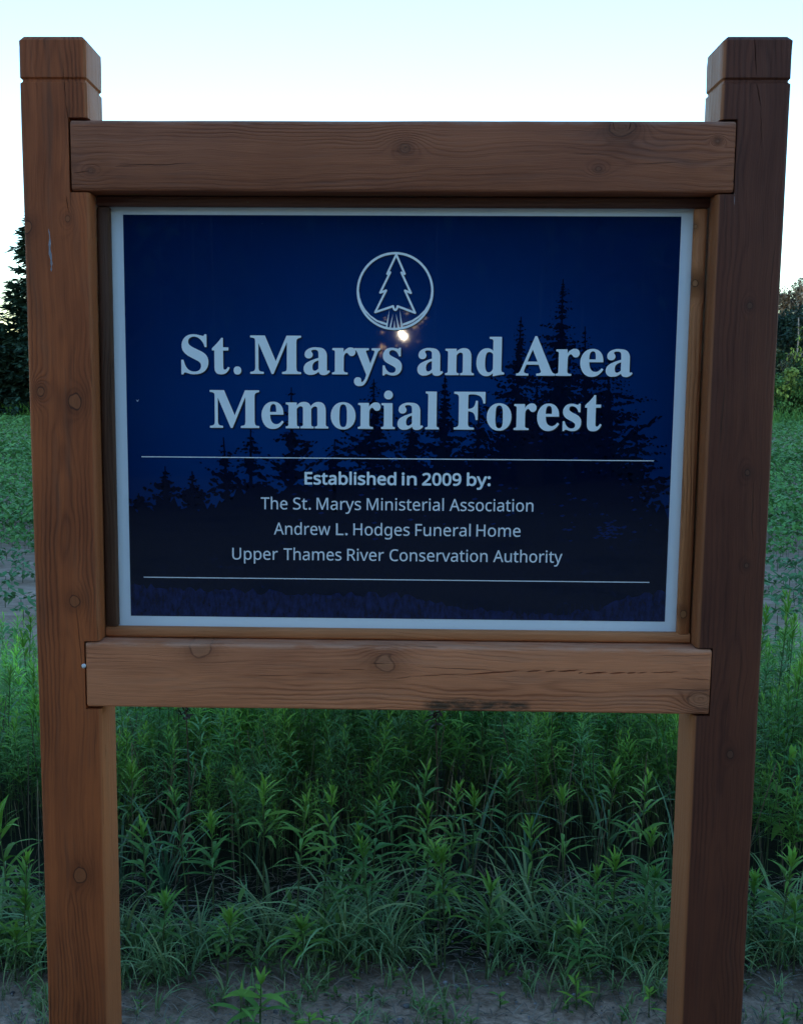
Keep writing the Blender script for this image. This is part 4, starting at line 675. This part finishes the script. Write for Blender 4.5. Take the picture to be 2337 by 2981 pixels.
for i in range(4700):
    x_ = r.uniform(-3.6, 3.9); edge = 1.22 + 0.15 * math.sin(x_ * 3.3) + 0.07 * math.sin(x_ * 8.1 + 1); y_ = edge + (3.6 - edge) * r.random() ** 1.35
    if y_ < edge + 0.35 and (r.random() < 0.15 or clump(x_ * 2.1 + 1, y_ * 2.0) < 0.22): continue
    if y_ > 2.5 and r.random() < 0.5: continue
    h_j = r.gauss(0, 0.09)
    h = height_at(y_) * (r.uniform(0.70, 1.15) + h_j) * (0.88 + 0.24 * clump(x_, y_))
    if x_ < -1.0: h *= 0.80
    if x_ > 1.2: h *= 0.92
    k = r.randrange(12) if r.random() < (0.98 if y_ < 2.0 else 0.86) else 12 + r.randrange(4)
    tn = (0.78 + 0.42 * clump(x_ * 1.7 + 3, y_ * 1.3)) * r.uniform(0.85, 1.15) * float(np.interp(y_, [1.3, 1.9], [1.15, 2.1]))  # brighter tone farther back stands in for light from overhead
    spots.append((x_, y_, gh(x_, y_) - 0.01, r.uniform(0, 6.28), h * 1.04 if k < 12 else h * 0.95, k, tn))
scatter(protos_far, spots, 'weed_thicket', M_LEAF, 'dense band of leafy weeds behind the sign', 'weeds')
# thin dry and dark stems inside the thicket
spots = []; sp = []
for i in range(6):
    b = Batch(); a0 = U(-0.25, 0.25, 2); b.add(*stem([(0, 0, 0), (a0[0] * 0.4, a0[1] * 0.4, 0.45), (a0[0], a0[1], 1.0)], 0.006, 0.003, [(0.20, 0.16, 0.10), (0.12, 0.15, 0.07), (0.26, 0.21, 0.14)][i % 3], 4)); sp.append(b)
for i in range(520):
    x_ = r.uniform(-3, 3.2); y_ = r.uniform(0.95, 1.9)
    spots.append((x_, y_, gh(x_, y_) - 0.01, r.uniform(0, 6.28), r.uniform(0.25, 0.5), r.randrange(6), r.uniform(0.6, 1.1)))
scatter(sp, spots, 'dry_stems', M_LEAF, 'thin dry stalks standing in the weeds', 'stems')
# long grass clumps standing in the gap before the thicket
lg = [tuft(10, 0.68, 0.0115, 0.9, (0.11, 0.24, 0.12), 8, 0.03, 1.15, 2.2) for i in range(4)]
spots = [(x_, y_, gh(x_, y_), r.uniform(0, 6.28), r.uniform(0.6, 0.95), r.randrange(4), r.uniform(0.7, 1.1)) for x_, y_ in [(r.uniform(-2.6, 2.8), r.uniform(0.95, 1.35)) for i in range(16)]]
scatter(lg, spots, 'long_grass', M_GRASS, 'long arching grass clumps in front of the weeds', 'grass')
# grass fringe at the front
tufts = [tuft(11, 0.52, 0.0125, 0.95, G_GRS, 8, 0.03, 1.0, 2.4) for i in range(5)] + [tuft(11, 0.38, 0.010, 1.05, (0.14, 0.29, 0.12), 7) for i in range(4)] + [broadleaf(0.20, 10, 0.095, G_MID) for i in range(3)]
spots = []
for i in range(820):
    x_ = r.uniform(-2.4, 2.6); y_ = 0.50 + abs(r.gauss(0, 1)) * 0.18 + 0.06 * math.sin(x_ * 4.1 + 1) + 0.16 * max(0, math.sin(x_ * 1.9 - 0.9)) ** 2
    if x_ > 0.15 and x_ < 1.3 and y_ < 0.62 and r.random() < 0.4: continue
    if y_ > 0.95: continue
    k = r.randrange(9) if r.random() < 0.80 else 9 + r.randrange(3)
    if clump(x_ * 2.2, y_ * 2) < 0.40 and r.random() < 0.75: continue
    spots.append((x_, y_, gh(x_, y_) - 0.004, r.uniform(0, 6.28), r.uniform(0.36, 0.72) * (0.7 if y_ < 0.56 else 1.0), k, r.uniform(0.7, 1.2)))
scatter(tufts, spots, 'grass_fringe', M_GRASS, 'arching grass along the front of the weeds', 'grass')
# small growth and litter on the gravel
mini = [tuft(7, 0.10, 0.005, 0.9, G_GRS, 4, 0.01) for i in range(3)] + [broadleaf(0.035, 6, 0.035, G_MID) for i in range(2)]
spots = []
for i in range(3400):
    x_ = r.uniform(-2.8, 2.8); y_ = r.uniform(-0.8, 0.80)
    if clump(x_ * 2.5 + 2, y_ * 3.1) + r.uniform(-0.35, 0.35) + (0.35 if y_ > 0.30 else 0) < 0.50: continue
    spots.append((x_, y_, gh(x_, y_) - 0.002, r.uniform(0, 6.28), r.uniform(0.4, 1.1), r.randrange(5), r.uniform(0.6, 1.15)))
scatter(mini, spots, 'gravel_weeds', M_GRASS, 'low scattered weeds growing on the gravel', 'weeds')
lit = []
for i in range(8):
    n = 1; L = U(0.03, 0.10, n); c = cols([(0.24, 0.20, 0.15), (0.16, 0.13, 0.10), (0.30, 0.27, 0.22), (0.11, 0.12, 0.07)][i % 4], n)
    lit.append(leaves(np.array([[0, 0, 0.004]]), np.zeros(n), U(0.0, 0.3, n), L, U(0.002, 0.006, n), U(0.1, 0.8, n), 2, c, c))
spots = [(r.uniform(-1.8, 1.8), r.uniform(-0.2, 1.2), 0, r.uniform(0, 6.28), r.uniform(0.5, 1.3), r.randrange(8), r.uniform(0.5, 1.1)) for i in range(11000)]
spots = [(a, b, gh(a, b) + r.uniform(0, 0.006), *t) for a, b, _, *t in spots]
scatter(lit, spots, 'straw_litter', M_GRASS, 'dry straw scraps lying on the gravel', 'straw')
# pebbles
ico = bmesh.new(); bmesh.ops.create_icosphere(ico, subdivisions=1, radius=1.0)
pv = np.array([v.co[:] for v in ico.verts]); pf = np.array([[v.index for v in f.verts] for f in ico.faces]); ico.free()
peb = []
for i in range(8):
    v = pv * (1 + U(-0.22, 0.22, len(pv)))[:, None] * np.array([1, U(0.6, 1), U(0.4, 0.7)]); c = np.tile(np.array([(0.22, 0.21, 0.21), (0.32, 0.31, 0.32), (0.13, 0.12, 0.12), (0.20, 0.17, 0.14)][i % 4]), (len(v), 1))
    peb.append((v, pf, c))
M_PEB = leafmat('pebble', 0.8, 0.0, 0.3)
spots = []
for i in range(3400):
    x_ = r.uniform(-1.7, 1.7); y_ = r.uniform(-0.3, 0.85); s_ = 0.0022 + 0.0022 * r.random() + 0.010 * r.random() ** 9
    spots.append((x_, y_, gh(x_, y_) + s_ * 0.2, r.uniform(0, 6.28), s_, r.randrange(8), r.uniform(0.55, 1.3)))
scatter(peb, spots, 'pebbles', M_PEB, 'small grey stones in the gravel', 'gravel')

# ------------------------------------------------------------------ single weeds one can point to
def plant(name, loc, parts, label, cat, group=None, rz=0.0):
    root = empty(name, loc, rz); tag(root, label, cat, group)
    for nm, b, mt in parts: link(nm, b.mesh(nm, mt) if isinstance(b, Batch) else b, mt, root)
    return root
def stalk(x_, y_, h, label, nl=44, group=None, wide=0.014, tip=0.35, col=G_MID, L0=0.10, low=0.3, name='goldenrod'):
    s_, l_ = goldenrod(h, nl, wide, tip, col, low, 4, L0)
    return plant(name, (x_, y_, gh(x_, y_) - 0.005), [('stem', s_, M_LEAF), ('foliage', l_, M_LEAF)], label, 'weed', group, U(0, 6))
def at(u, v, h):            # ground spot whose plant of height h shows its top at photo pixel u,v
    d = Vector((R_[0][0] * (u - 1058.7) / 3475.75 + R_[0][1] - R_[0][2] * (v - 1585.4) / 3475.75,
                R_[1][0] * (u - 1058.7) / 3475.75 + R_[1][1] - R_[1][2] * (v - 1585.4) / 3475.75,
                R_[2][0] * (u - 1058.7) / 3475.75 + R_[2][1] - R_[2][2] * (v - 1585.4) / 3475.75))
    t = (GZ + h - 0.0827) / d.z; return -0.0143 + t * d.x, -2.5578 + t * d.y
sprout = stalk(*at(757, 2850, 0.13), 0.13, 'bright green sprout with broad leaves on the gravel left of centre', 13, None, 0.022, 0.9, (0.07, 0.20, 0.05), 0.085, 0.25, 'weed_sprout')
stalk(*at(700, 2888, 0.10), 0.10, 'small sprout with one upright yellow green leaf beside the bright sprout on the gravel', 9, None, 0.013, 0.8, (0.07, 0.19, 0.05), 0.08, 0.2, 'weed_sprout')
stalk(*at(905, 2950, 0.06), 0.06, 'tiny bright sprout at the bottom edge, just right of the bright sprouts', 10, None, 0.010, 0.8, G_TIP, 0.05, 0.2, 'weed_sprout')
stalk(*at(1680, 2850, 0.09), 0.09, 'yellow green seedling on the gravel near the right post', 10, None, 0.010, 0.8, G_TIP, 0.05, 0.2, 'weed_sprout')
stalk(*at(1890, 2890, 0.07), 0.07, 'small bright seedling on the gravel right beside the right post', 8, None, 0.010, 0.8, G_TIP, 0.05, 0.2, 'weed_sprout')
stalk(*at(2296, 1790, 0.74), 0.74, 'tall light green stalk with a leafy spike, right of the right post', 62, None, 0.012, 0.5, (0.06, 0.18, 0.05), 0.10, 0.35)
stalk(*at(765, 2262, 0.47), 0.47, 'bright tipped stalk with a long bare stem in the dark gap near the middle', 30, None, 0.013, 0.45, G_MID, 0.10, 0.58)
stalk(*at(940, 2290, 0.46), 0.46, 'yellow tipped stalk just right of the bare stemmed one', 34, None, 0.013, 0.45, G_MID, 0.08, 0.45)
stalk(*at(20, 2340, 0.40), 0.40, 'bright tipped stalk at the left edge, left of the left post', 34, None, 0.016, 0.4, G_MID, 0.12, 0.4)
stalk(*at(2290, 2200, 0.42), 0.42, 'broad leaved stalk with a pale stem, low right of the right post', 16, None, 0.032, 0.3, G_MID, 0.12, 0.35)
NEAR = [(430, 2400), (545, 2300), (620, 2370), (700, 2250), (1080, 2330), (1145, 2300), (1250, 2340), (1305, 2290), (1290, 2450), (1420, 2560), (1480, 2240), (1560, 2380), (1650, 2290), (1770, 2230), (1740, 2540), (1790, 2500), (1880, 2420), (1905, 2540), (1690, 2700), (1300, 2460),
        (860, 2310), (1080, 2460), (470, 2600), (1010, 2420), (380, 2230), (1200, 2220), (60, 2480), (95, 2590), (2280, 2480), (2200, 2560), (1380, 2290), (1860, 2260), (660, 2660), (890, 2690), (2320, 2640), (40, 2700)]
for (u, v) in NEAR:
    h = float(np.interp(v, [2200, 2350, 2450, 2560, 2700], [0.50, 0.42, 0.36, 0.26, 0.17])) * r.uniform(0.85, 1.1)
    stalk(*at(u, v, h), h, 'narrow leaved weed stalk with a lighter tip at the front edge of the thicket', r.randrange(26, 40), 'weed stalks along the front of the thicket', 0.0125, r.uniform(0.08, 0.35), [G_MID, (0.07, 0.20, 0.045), G_DK][r.randrange(3)], 0.088, r.uniform(0.35, 0.6))
for i in range(60):
    y_ = r.uniform(1.3, 2.7); x_ = r.uniform(-0.27, 0.27) * (y_ + 2.56) if i % 4 else r.choice([r.uniform(-0.345, -0.30), r.uniform(0.30, 0.36)]) * (y_ + 2.56); h = height_at(y_) * r.uniform(0.95, 1.2) * (0.85 if x_ < -1.0 else 1.0)
    stalk(x_, y_, h, 'slender weed stalk with a bright tip rising from the middle of the thicket', r.randrange(40, 54), 'weed stalks rising out of the thicket', 0.011, 0.25, [G_MID, G_BLU, (0.11, 0.27, 0.05)][i % 3], 0.095, 0.45)
def deadhead(u, v, label):
    h = 0.62; x_, y_ = at(u, v, h); s_ = Batch(); s_.add(*stem([(0, 0, 0), (0.01, 0, h * 0.6), (0, 0.01, h)], 0.003, 0.002, (0.09, 0.06, 0.04)))
    hb = Batch(); n = 26; P = np.stack([U(-0.012, 0.012, n), U(-0.012, 0.012, n), h + U(-0.035, 0.01, n)], 1); c = cols((0.035, 0.022, 0.015), n)
    hb.add(*leaves(P, U(0, 6.28, n), U(-0.6, 1.2, n), U(0.015, 0.035, n), U(0.006, 0.012, n), U(0, 1, n), 2, c, c))
    plant('dead_seed_head', (x_, y_, gh(x_, y_)), [('stem', s_, M_LEAF), ('seed_head', hb, M_LEAF)], label, 'seed head')
deadhead(540, 2060, 'dark brown dead seed head just below the left part of the lower rail')
deadhead(1268, 2085, 'dark dead seed head just below the middle of the lower rail')

# ------------------------------------------------------------------ soybean field
def soy(h, n, ls, col, seg=2):
    b = Batch(); f = np.linspace(0.35, 1, n); az = np.arange(n) * 2.4 + U(0, 6.28); P0 = np.stack([np.zeros(n), np.zeros(n), h * f], 1); tl = 0.75
    b.add(*stem([(0, 0, -0.01), (0, 0, h)], 0.003, 0.002, (0.09, 0.13, 0.06), 3))
    pe = P0 + np.stack([np.cos(az), np.sin(az), np.full(n, 0.6)], 1) * (ls * 0.7)
    for da in (-0.9, 0, 0.9):
        c = cols(col, n, 0.2); b.add(*leaves(pe, az + da, U(-tl, tl, n), ls * U(0.8, 1.1, n), ls * 0.62 * U(0.85, 1.1, n), U(0.2, 0.9, n), seg, c, c, 0.45))
    return b
SOYC = (0.105, 0.275, 0.070); ROW = 0.38
spots = []
def wedge(x_, y_, m_=1.5):   # keep to what the photograph and a step to either side can see
    return abs(x_) < (y_ + 2.56) * 0.40 + m_
small = [soy(U(0.05, 0.09), 6, 0.058, (0.085, 0.22, 0.085)) for i in range(5)]; big = [soy(U(0.17, 0.26), 7, 0.080, SOYC) for i in range(6)]; hugeb = [soy(0.27, 6, 0.125, SOYC) for i in range(5)]
near_soy = []
y_ = 4.2
while y_ < 45:
    thin = y_ < 9.3; dx = 0.13 if y_ < 8.0 else (0.085 if y_ < 12 else (0.13 if y_ < 22 else 0.27)); x0 = (y_ + 2.56) * 0.41 + 1.2; x_ = -x0
    while x_ < x0:
        xx = x_ + r.uniform(-0.04, 0.04); yy = y_ + r.gauss(0, 0.03); dens = np.interp(yy + 0.8 * math.sin(xx * 1.1), [4.2, 6.0, 8.0, 9.8], [0.45, 0.80, 0.95, 1.0])
        uu = 1058.7 + 3475.75 * (xx + 0.0237 * yy) / (yy + 2.56)
        if 420 < uu < 1880 and r.random() < 0.6: pass
        elif r.random() < dens:
            if yy + 0.7 * math.sin(xx * 0.9) < 8.2: near_soy.append((xx, yy))
            else:
                k = 5 + r.randrange(6) if yy < 20 else 11 + r.randrange(5)
                spots.append((xx, yy, gh(xx, yy), r.uniform(0, 6.28), r.uniform(0.7, 1.15) * (0.80 if yy < 9.5 else 1.0), k, r.uniform(0.75, 1.25)))
        x_ += dx
    y_ += ROW if y_ < 22 else 0.62
vis = lambda p: (lambda u: (-60 < u < 150) or (2160 < u < 2400))(1058.7 + 3475.75 * (p[0] - 0.05 + 0.0228 * p[1]) / (p[1] + 2.56))
near_vis = [p for p in near_soy if vis(p)]; near_rest = [p for p in near_soy if not vis(p)]
for p in near_rest: spots.append((*p, gh(*p), r.uniform(0, 6.28), r.uniform(0.75, 1.3), r.randrange(5), r.uniform(0.8, 1.2)))
scatter(small + big + hugeb, spots, 'soybean_crop', M_LEAF, 'green bean crop covering the field behind the sign', 'crop')
sm = [b.mesh('bean_seedling', M_LEAF) for b in small]
for p in near_vis[:290]:
    o = link('bean_seedling', sm[r.randrange(5)], None, None, (*p, gh(*p))); o.rotation_euler.z = r.uniform(0, 6.28); s_ = r.uniform(0.75, 1.35); o.scale = (s_, s_, s_)
    tag(o, 'small bean seedling on the bare soil at the near edge of the field', 'seedling', 'bean seedlings on the bare edge of the field')
# rough grass at the far edge
far_t = [tuft(10, 0.75, 0.055, 0.6, (0.09, 0.24, 0.05), 2, 0.15) for i in range(5)]; spots = []
for i in range(2000):
    y_ = r.uniform(43.6, 47.0); x_ = r.uniform(-26, 26); spots.append((x_, y_, gh(x_, y_), r.uniform(0, 6.28), r.uniform(0.6, 1.25), r.randrange(5), r.uniform(0.8, 1.25)))
scatter(far_t, spots, 'field_edge_grass', M_LEAF, 'rough light green grass along the far edge of the field', 'grass')

# ------------------------------------------------------------------ trees
def conifer(h, rad, seed, col=(0.022, 0.052, 0.036), n_lev=42, top_pow=0.85, card=0.42):
    """trunk + whorls of branches carrying many small needle sprays"""
    g = np.random.default_rng(seed); tb = Batch(); tb.add(*stem([(0, 0, -0.3), (0, 0, h * 0.5), (0, 0, h)], h * 0.017, 0.02, (0.06, 0.05, 0.04), 7)); cb = Batch()
    for i in range(n_lev):
        f = (i + 0.3) / n_lev; z_ = h * (1 - f * 0.96); R0 = rad * (f ** top_pow) * g.uniform(0.72, 1.18) + 0.10; nb = int(6 + 9 * f)
        for j in range(nb):
            a = g.uniform(0, 2 * PI); Lb = R0 * g.uniform(0.6, 1.15); k = max(3, int(Lb / 0.10)); t = np.sort(g.uniform(0.12, 1.0, k * 3)); n = len(t)
            sag = -0.18 * Lb * t + 0.22 * Lb * t ** 2.5
            P = np.stack([np.cos(a) * Lb * t + g.uniform(-.07, .07, n), np.sin(a) * Lb * t + g.uniform(-.07, .07, n), z_ + sag + g.uniform(-.08, .05, n)], 1)
            c = np.tile(np.array(col), (n, 1)) * g.uniform(0.6, 1.5, n)[:, None]
            cb.add(*leaves(P, a + g.uniform(-1.2, 1.2, n), g.uniform(-0.5, 0.4, n), card * g.uniform(0.6, 1.2, n), card * 0.42 * g.uniform(0.6, 1.2, n), g.uniform(-0.2, 0.6, n), 2, c, c * 1.25, 0.4))
    n = 10; P = np.stack([np.zeros(n), np.zeros(n), h * np.linspace(0.955, 1.0, n)], 1); c = np.tile(np.array(col), (n, 1))
    cb.add(*leaves(P, g.uniform(0, 6.28, n), g.uniform(0.5, 1.3, n), np.full(n, 0.2), np.full(n, 0.07), np.zeros(n), 2, c, c))
    return tb, cb
def leafy(h, rad, seed, col, n_clump=60, per=60, leaf=0.16, zlo=0.25, bark=(0.08, 0.065, 0.05), flatten=0.8, tipcol=None, sparse=0.0):
    """forked trunk, limbs, and a crown of leaf clumps with gaps"""
    g = np.random.default_rng(seed); tb = Batch(); r0 = h * 0.02 + 0.02
    sway = g.uniform(-0.06, 0.06, 2) * h; top = np.array([sway[0], sway[1], h * 0.8]); tb.add(*stem([(0, 0, -0.3), top * 0.35, top * 0.7, top], r0, r0 * 0.25, bark, 7)); cb = Batch()
    zc = h * (zlo + 1) / 2; hz = h * (1 - zlo) / 2
    for i in range(n_clump):
        u = g.normal(size=3); u /= np.linalg.norm(u); q = g.uniform(0.35, 1.0) ** 0.5
        cpos = np.array([u[0] * rad * q, u[1] * rad * q, zc + u[2] * hz * q * flatten / 0.8]) + np.array([sway[0], sway[1], 0]) * 0.6
        st = top * np.clip((cpos[2] / h) * 0.75, 0.15, 0.95)
        if i % 2 == 0: tb.add(*stem([st, (st + cpos) / 2 + np.array([0, 0, 0.06 * h * g.random()]), cpos], r0 * 0.35, r0 * 0.08, bark, 4))
        rc = rad * g.uniform(0.22, 0.42); n = int(per * g.uniform(0.6, 1.3)); v = g.normal(size=(n, 3)); v /= np.linalg.norm(v, axis=1)[:, None]; v *= (g.uniform(0.2, 1, n) ** 0.5)[:, None] * rc; v[:, 2] *= 0.7
        tone = g.uniform(0.7, 1.3); cb_ = np.array(tipcol if (tipcol and u[2] > 0.2 and g.random() < 0.5) else col); c = np.tile(cb_, (n, 1)) * (tone * g.uniform(0.75, 1.25, n))[:, None]
        cb.add(*leaves(cpos + v, g.uniform(0, 6.28, n), g.uniform(-1.3, 0.5, n), leaf * g.uniform(0.6, 1.3, n), leaf * 0.6 * g.uniform(0.6, 1.2, n), g.uniform(0, 0.8, n), 2, c, c * 1.1, 0.45))
    return tb, cb
def tree(name, loc, parts, label, cat, group=None, rz=0.0, bark=None, cm=None):
    return plant(name, (loc[0], loc[1], GZ), [('trunk', parts[0], bark or M_BARK), ('crown', parts[1], cm or M_CROWN)], label, cat, group, rz)
def px(u, dist): # x at horizontal distance for photo column u near the horizon
    y_ = dist - 2.56; return (u - 1058.7) / 3475.75 * dist - 0.0237 * dist * 1.0 - 0.0143, y_
# left: tall spruce, with a second just left of the frame
x_, y_ = px(128, 49); tree('spruce_tree', (x_, y_, 0), conifer(8.5, 3.0, 5, n_lev=66, top_pow=0.85), 'tall dark spruce left of the left post at the edge of the field', 'tree', cm=M_NEEDLE)
x_, y_ = px(-70, 50); tree('spruce_tree', (x_, y_, 0), conifer(6.6, 2.6, 8), 'lower dark spruce cut by the left edge of the picture', 'tree', cm=M_NEEDLE)
for k, (u, d_, h, w) in enumerate([(300, 52, 7.0, 2.3), (480, 55, 6.0, 2.2), (1000, 54, 6.6, 2.2), (1250, 58, 7.2, 2.4)]):
    x_, y_ = px(u, d_); tree('spruce_tree', (x_, y_, 0), conifer(h, w, 30 + k, n_lev=30), 'dark spruce at the field edge, hidden behind the sign', 'tree', 'spruces behind the sign', cm=M_NEEDLE)
# right: nearer bushes, then tall wood, one tree tinted for sunlight above it
DG = (0.036, 0.088, 0.034); MG = (0.06, 0.145, 0.045); YG = (0.19, 0.27, 0.06)
x_, y_ = px(2262, 49); tree('broadleaf_bush', (x_, y_, 0), leafy(2.35, 1.05, 41, (0.085, 0.19, 0.055), 56, 80, 0.16, 0.05, tipcol=YG), 'mid green bush just right of the right post at the far field edge', 'bush')
x_, y_ = px(2322, 48.5); tree('broadleaf_bush', (x_, y_, 0), leafy(1.9, 0.9, 42, MG, 40, 70, 0.15, 0.03), 'low green bush at the right edge, in front of the rounded tree', 'bush')
x_, y_ = px(2385, 52); tree('broadleaf_tree', (x_, y_, 0), leafy(4.4, 1.75, 43, DG, 60, 80, 0.2, 0.05, tipcol=YG), 'rounded green tree with yellow green tips, cut by the right edge', 'tree')
x_, y_ = px(2268, 54); tree('broadleaf_tree', (x_, y_, 0), leafy(3.3, 1.1, 44, DG, 44, 70, 0.2, 0.05, tipcol=(0.17, 0.17, 0.075)), 'small olive topped tree behind the bush beside the right post', 'tree')
wood_p = []
for k, (u, d_, h, w) in enumerate([(2240, 118, 8.2, 2.6), (2290, 124, 8.8, 2.6), (2335, 120, 9.6, 2.8), (2390, 118, 10.5, 3.0), (2190, 122, 8.6, 2.8), (2130, 118, 8.2, 2.8), (2262, 112, 7.6, 2.4), (2320, 112, 8.0, 2.4), (2360, 114, 8.6, 2.6)]):
    x_, y_ = px(u, d_); tree('woodland_tree', (x_, y_, 0), leafy(h * 1.05, w, 60 + k, (0.018, 0.045, 0.032), 60, 60, 0.42, 0.12), 'dark green tree of the distant wood at the right', 'tree', 'dark trees of the distant wood')
for k, (u, d_, h) in enumerate([(2287, 108, 7.6), (2313, 108.5, 8.2)]):
    x_, y_ = px(u, d_); a0 = U(-0.3, 0.3, 2); s_ = Batch(); s_.add(*stem([(0, 0, -0.3), (a0[0] * .3, 0, h * 0.4), (a0[0], 0.1, h * 0.75), (a0[0] * 0.5, 0, h)], 0.10, 0.05, (0.30, 0.29, 0.27), 6))
    s_.add(*stem([(a0[0] * .3, 0, h * 0.45), (0.7, 0, h * 0.62)], 0.06, 0.03, (0.30, 0.29, 0.27), 5))
    cb = Batch(); n = 90; P = np.stack([U(-0.9, 0.9, n), U(-0.9, 0.9, n), h * U(0.72, 1.02, n)], 1); c = cols((0.03, 0.06, 0.035), n); cb.add(*leaves(P, U(0, 6.28, n), U(-.5, .5, n), U(0.3, 0.5, n), U(0.15, 0.25, n), U(0, 0.5, n), 2, c, c))
    tree('pale_trunked_tree', (x_, y_, 0), (s_, cb), ['thin pale trunk before the distant wood, nearer the right post', 'thin pale trunk before the distant wood, nearer the right edge'][k], 'tree', bark=M_LEAF)
x_, y_ = px(2301, 128); tree('sun_tinted_tree', (x_, y_, 0), leafy(12.2, 2.3, 71, (0.26, 0.215, 0.155), 70, 90, 0.36, 0.60, (0.16, 0.13, 0.11), 1.0), 'tree painted pale buff for sunlight, standing above the distant wood at the right', 'tree')  # warm low sunlight put into the leaf colour
x_, y_ = px(2352, 120); tree('sun_tinted_tree', (x_, y_, 0), leafy(10.9, 2.2, 72, (0.15, 0.16, 0.07), 40, 60, 0.36, 0.5), 'olive crowned tree at the right edge beside the pale buff tree', 'tree')
# wood that closes the horizon behind the sign and beyond
wp = [both(leafy(U(6.5, 8.0), 3.2, 80 + k, (0.020, 0.052, 0.030), 26, 30, 0.95, 0.08)) for k in range(4)]
spots = []
for i in range(70):
    x_ = -95 + 190 * i / 69 + r.uniform(-1, 1); u = 1058.7 + 3475.75 * (x_ / 120 + 0.0237)
    if 2100 < u < 2420: continue
    s_ = 1.0 if 300 < u < 2080 else r.uniform(0.72, 0.9) if u < 300 else r.uniform(1.0, 1.3)
    spots.append((x_, 118 + r.uniform(-6, 6), GZ, r.uniform(0, 6.28), s_ * r.uniform(0.85, 1.1), r.randrange(4), r.uniform(0.8, 1.2)))
scatter(wp, spots, 'far_woods', M_CROWN, 'distant dark wood closing the horizon', 'woods')
# the wood at the photographer's back: it shades the sign's face and shows dark in its gloss
SX, SZ = sd.x / -sd.y, sd.z / -sd.y       # the sun looks through one small gap towards the sign
def thin(mesh_args, rad):
    """drop the leaves that stand in the gap through which the sun shows"""
    V_, F_, C_ = mesh_args; hit = np.zeros(len(F_), bool)
    for q in [V_[F_].mean(axis=1)] + [V_[F_[:, k]] for k in range(F_.shape[1])]:
        dy = 0.075 - q[:, 1]; hit |= (q[:, 1] < -3) & (np.hypot(q[:, 0] - 0.0056 - SX * dy, q[:, 2] - 0.1862 - SZ * dy) < rad)
    return V_, F_[~hit], C_
b = Batch(); g_ = np.random.default_rng(77)
n = 17000; q = g_.uniform(0, 1, n); x_ = g_.uniform(-24, 24, n); y_ = g_.uniform(-30, -17, n) - np.abs(x_) * 0.05
hz = 7.2 + 1.2 * np.sin(x_ * 0.55) + 1.2 * np.sin(x_ * 1.3 + 1); P = np.stack([x_, y_, GZ + hz * q ** 0.9], 1)
c = np.tile(np.array((0.020, 0.048, 0.020)), (n, 1)) * g_.uniform(0.6, 1.4, n)[:, None]
b.add(*leaves(P, g_.uniform(0, 6.28, n), g_.uniform(-1.5, -0.6, n), g_.uniform(0.7, 1.4, n), g_.uniform(0.6, 1.0, n), g_.uniform(0, 0.3, n), 2, c, c))
V_, F_, C_ = thin(b.get(), 0.62); n = 900; a_ = g_.uniform(0, 6.28, n); q = 0.012 + 0.84 * np.sqrt(g_.uniform(0, 1, n)); y_ = g_.uniform(-25, -20, n)
P = np.stack([0.0056 + SX * (0.075 - y_) + q * np.cos(a_), y_, 0.1862 + SZ * (0.075 - y_) + q * np.sin(a_) + 0.06], 1); c = np.tile(np.array((0.020, 0.048, 0.020)), (n, 1))
b = Batch(); b.add(V_, F_, C_); b.add(*leaves(P, g_.uniform(0, 6.28, n), g_.uniform(-1.5, -0.6, n), g_.uniform(0.10, 0.2, n), g_.uniform(0.08, 0.15, n), np.zeros(n), 2, c, c))  # small unseen leaves added round the gap to break up the sun's glint
link('back_woods', mesh_np('back_woods', *thin(b.get(), 0.022), M_CROWN)); tag(bpy.data.objects['back_woods'], 'deep wood at the photographer\'s back', 'woods', kind='stuff')
lt, lc = leafy(11.0, 3.4, 91, (0.030, 0.075, 0.030), 100, 110, 0.42, 0.10, flatten=0.8)
ltm = lt.mesh('trunk', M_BARK)
for k, (x_, y_, s_) in enumerate([(-9, -13, 0.62), (-3.9, -12, 0.60), (4.9, -12.5, 0.60), (10.5, -14, 0.62), (-1.3, -16, 0.68), (2.2, -16.5, 0.68)]):
    root = empty('tall_broadleaf_tree', (x_, y_, GZ), 0); tag(root, 'tall leafy tree at the photographer\'s back, dark in the gloss of the sign', 'tree', 'tall trees at the photographer\'s back')
    link('trunk', ltm, None, root); V_, F_, C_ = lc.get(); a = k * 1.7; R3 = np.array([[math.cos(a), -math.sin(a), 0], [math.sin(a), math.cos(a), 0], [0, 0, 1]])
    V_ = V_ @ R3.T * s_; O_ = np.array([x_, y_, GZ]); V2, F2, C2 = thin((V_ + O_, F_, C_), 0.09)
    link('crown', mesh_np('crown', V2 - O_, F2, C2, M_CROWN), None, root)
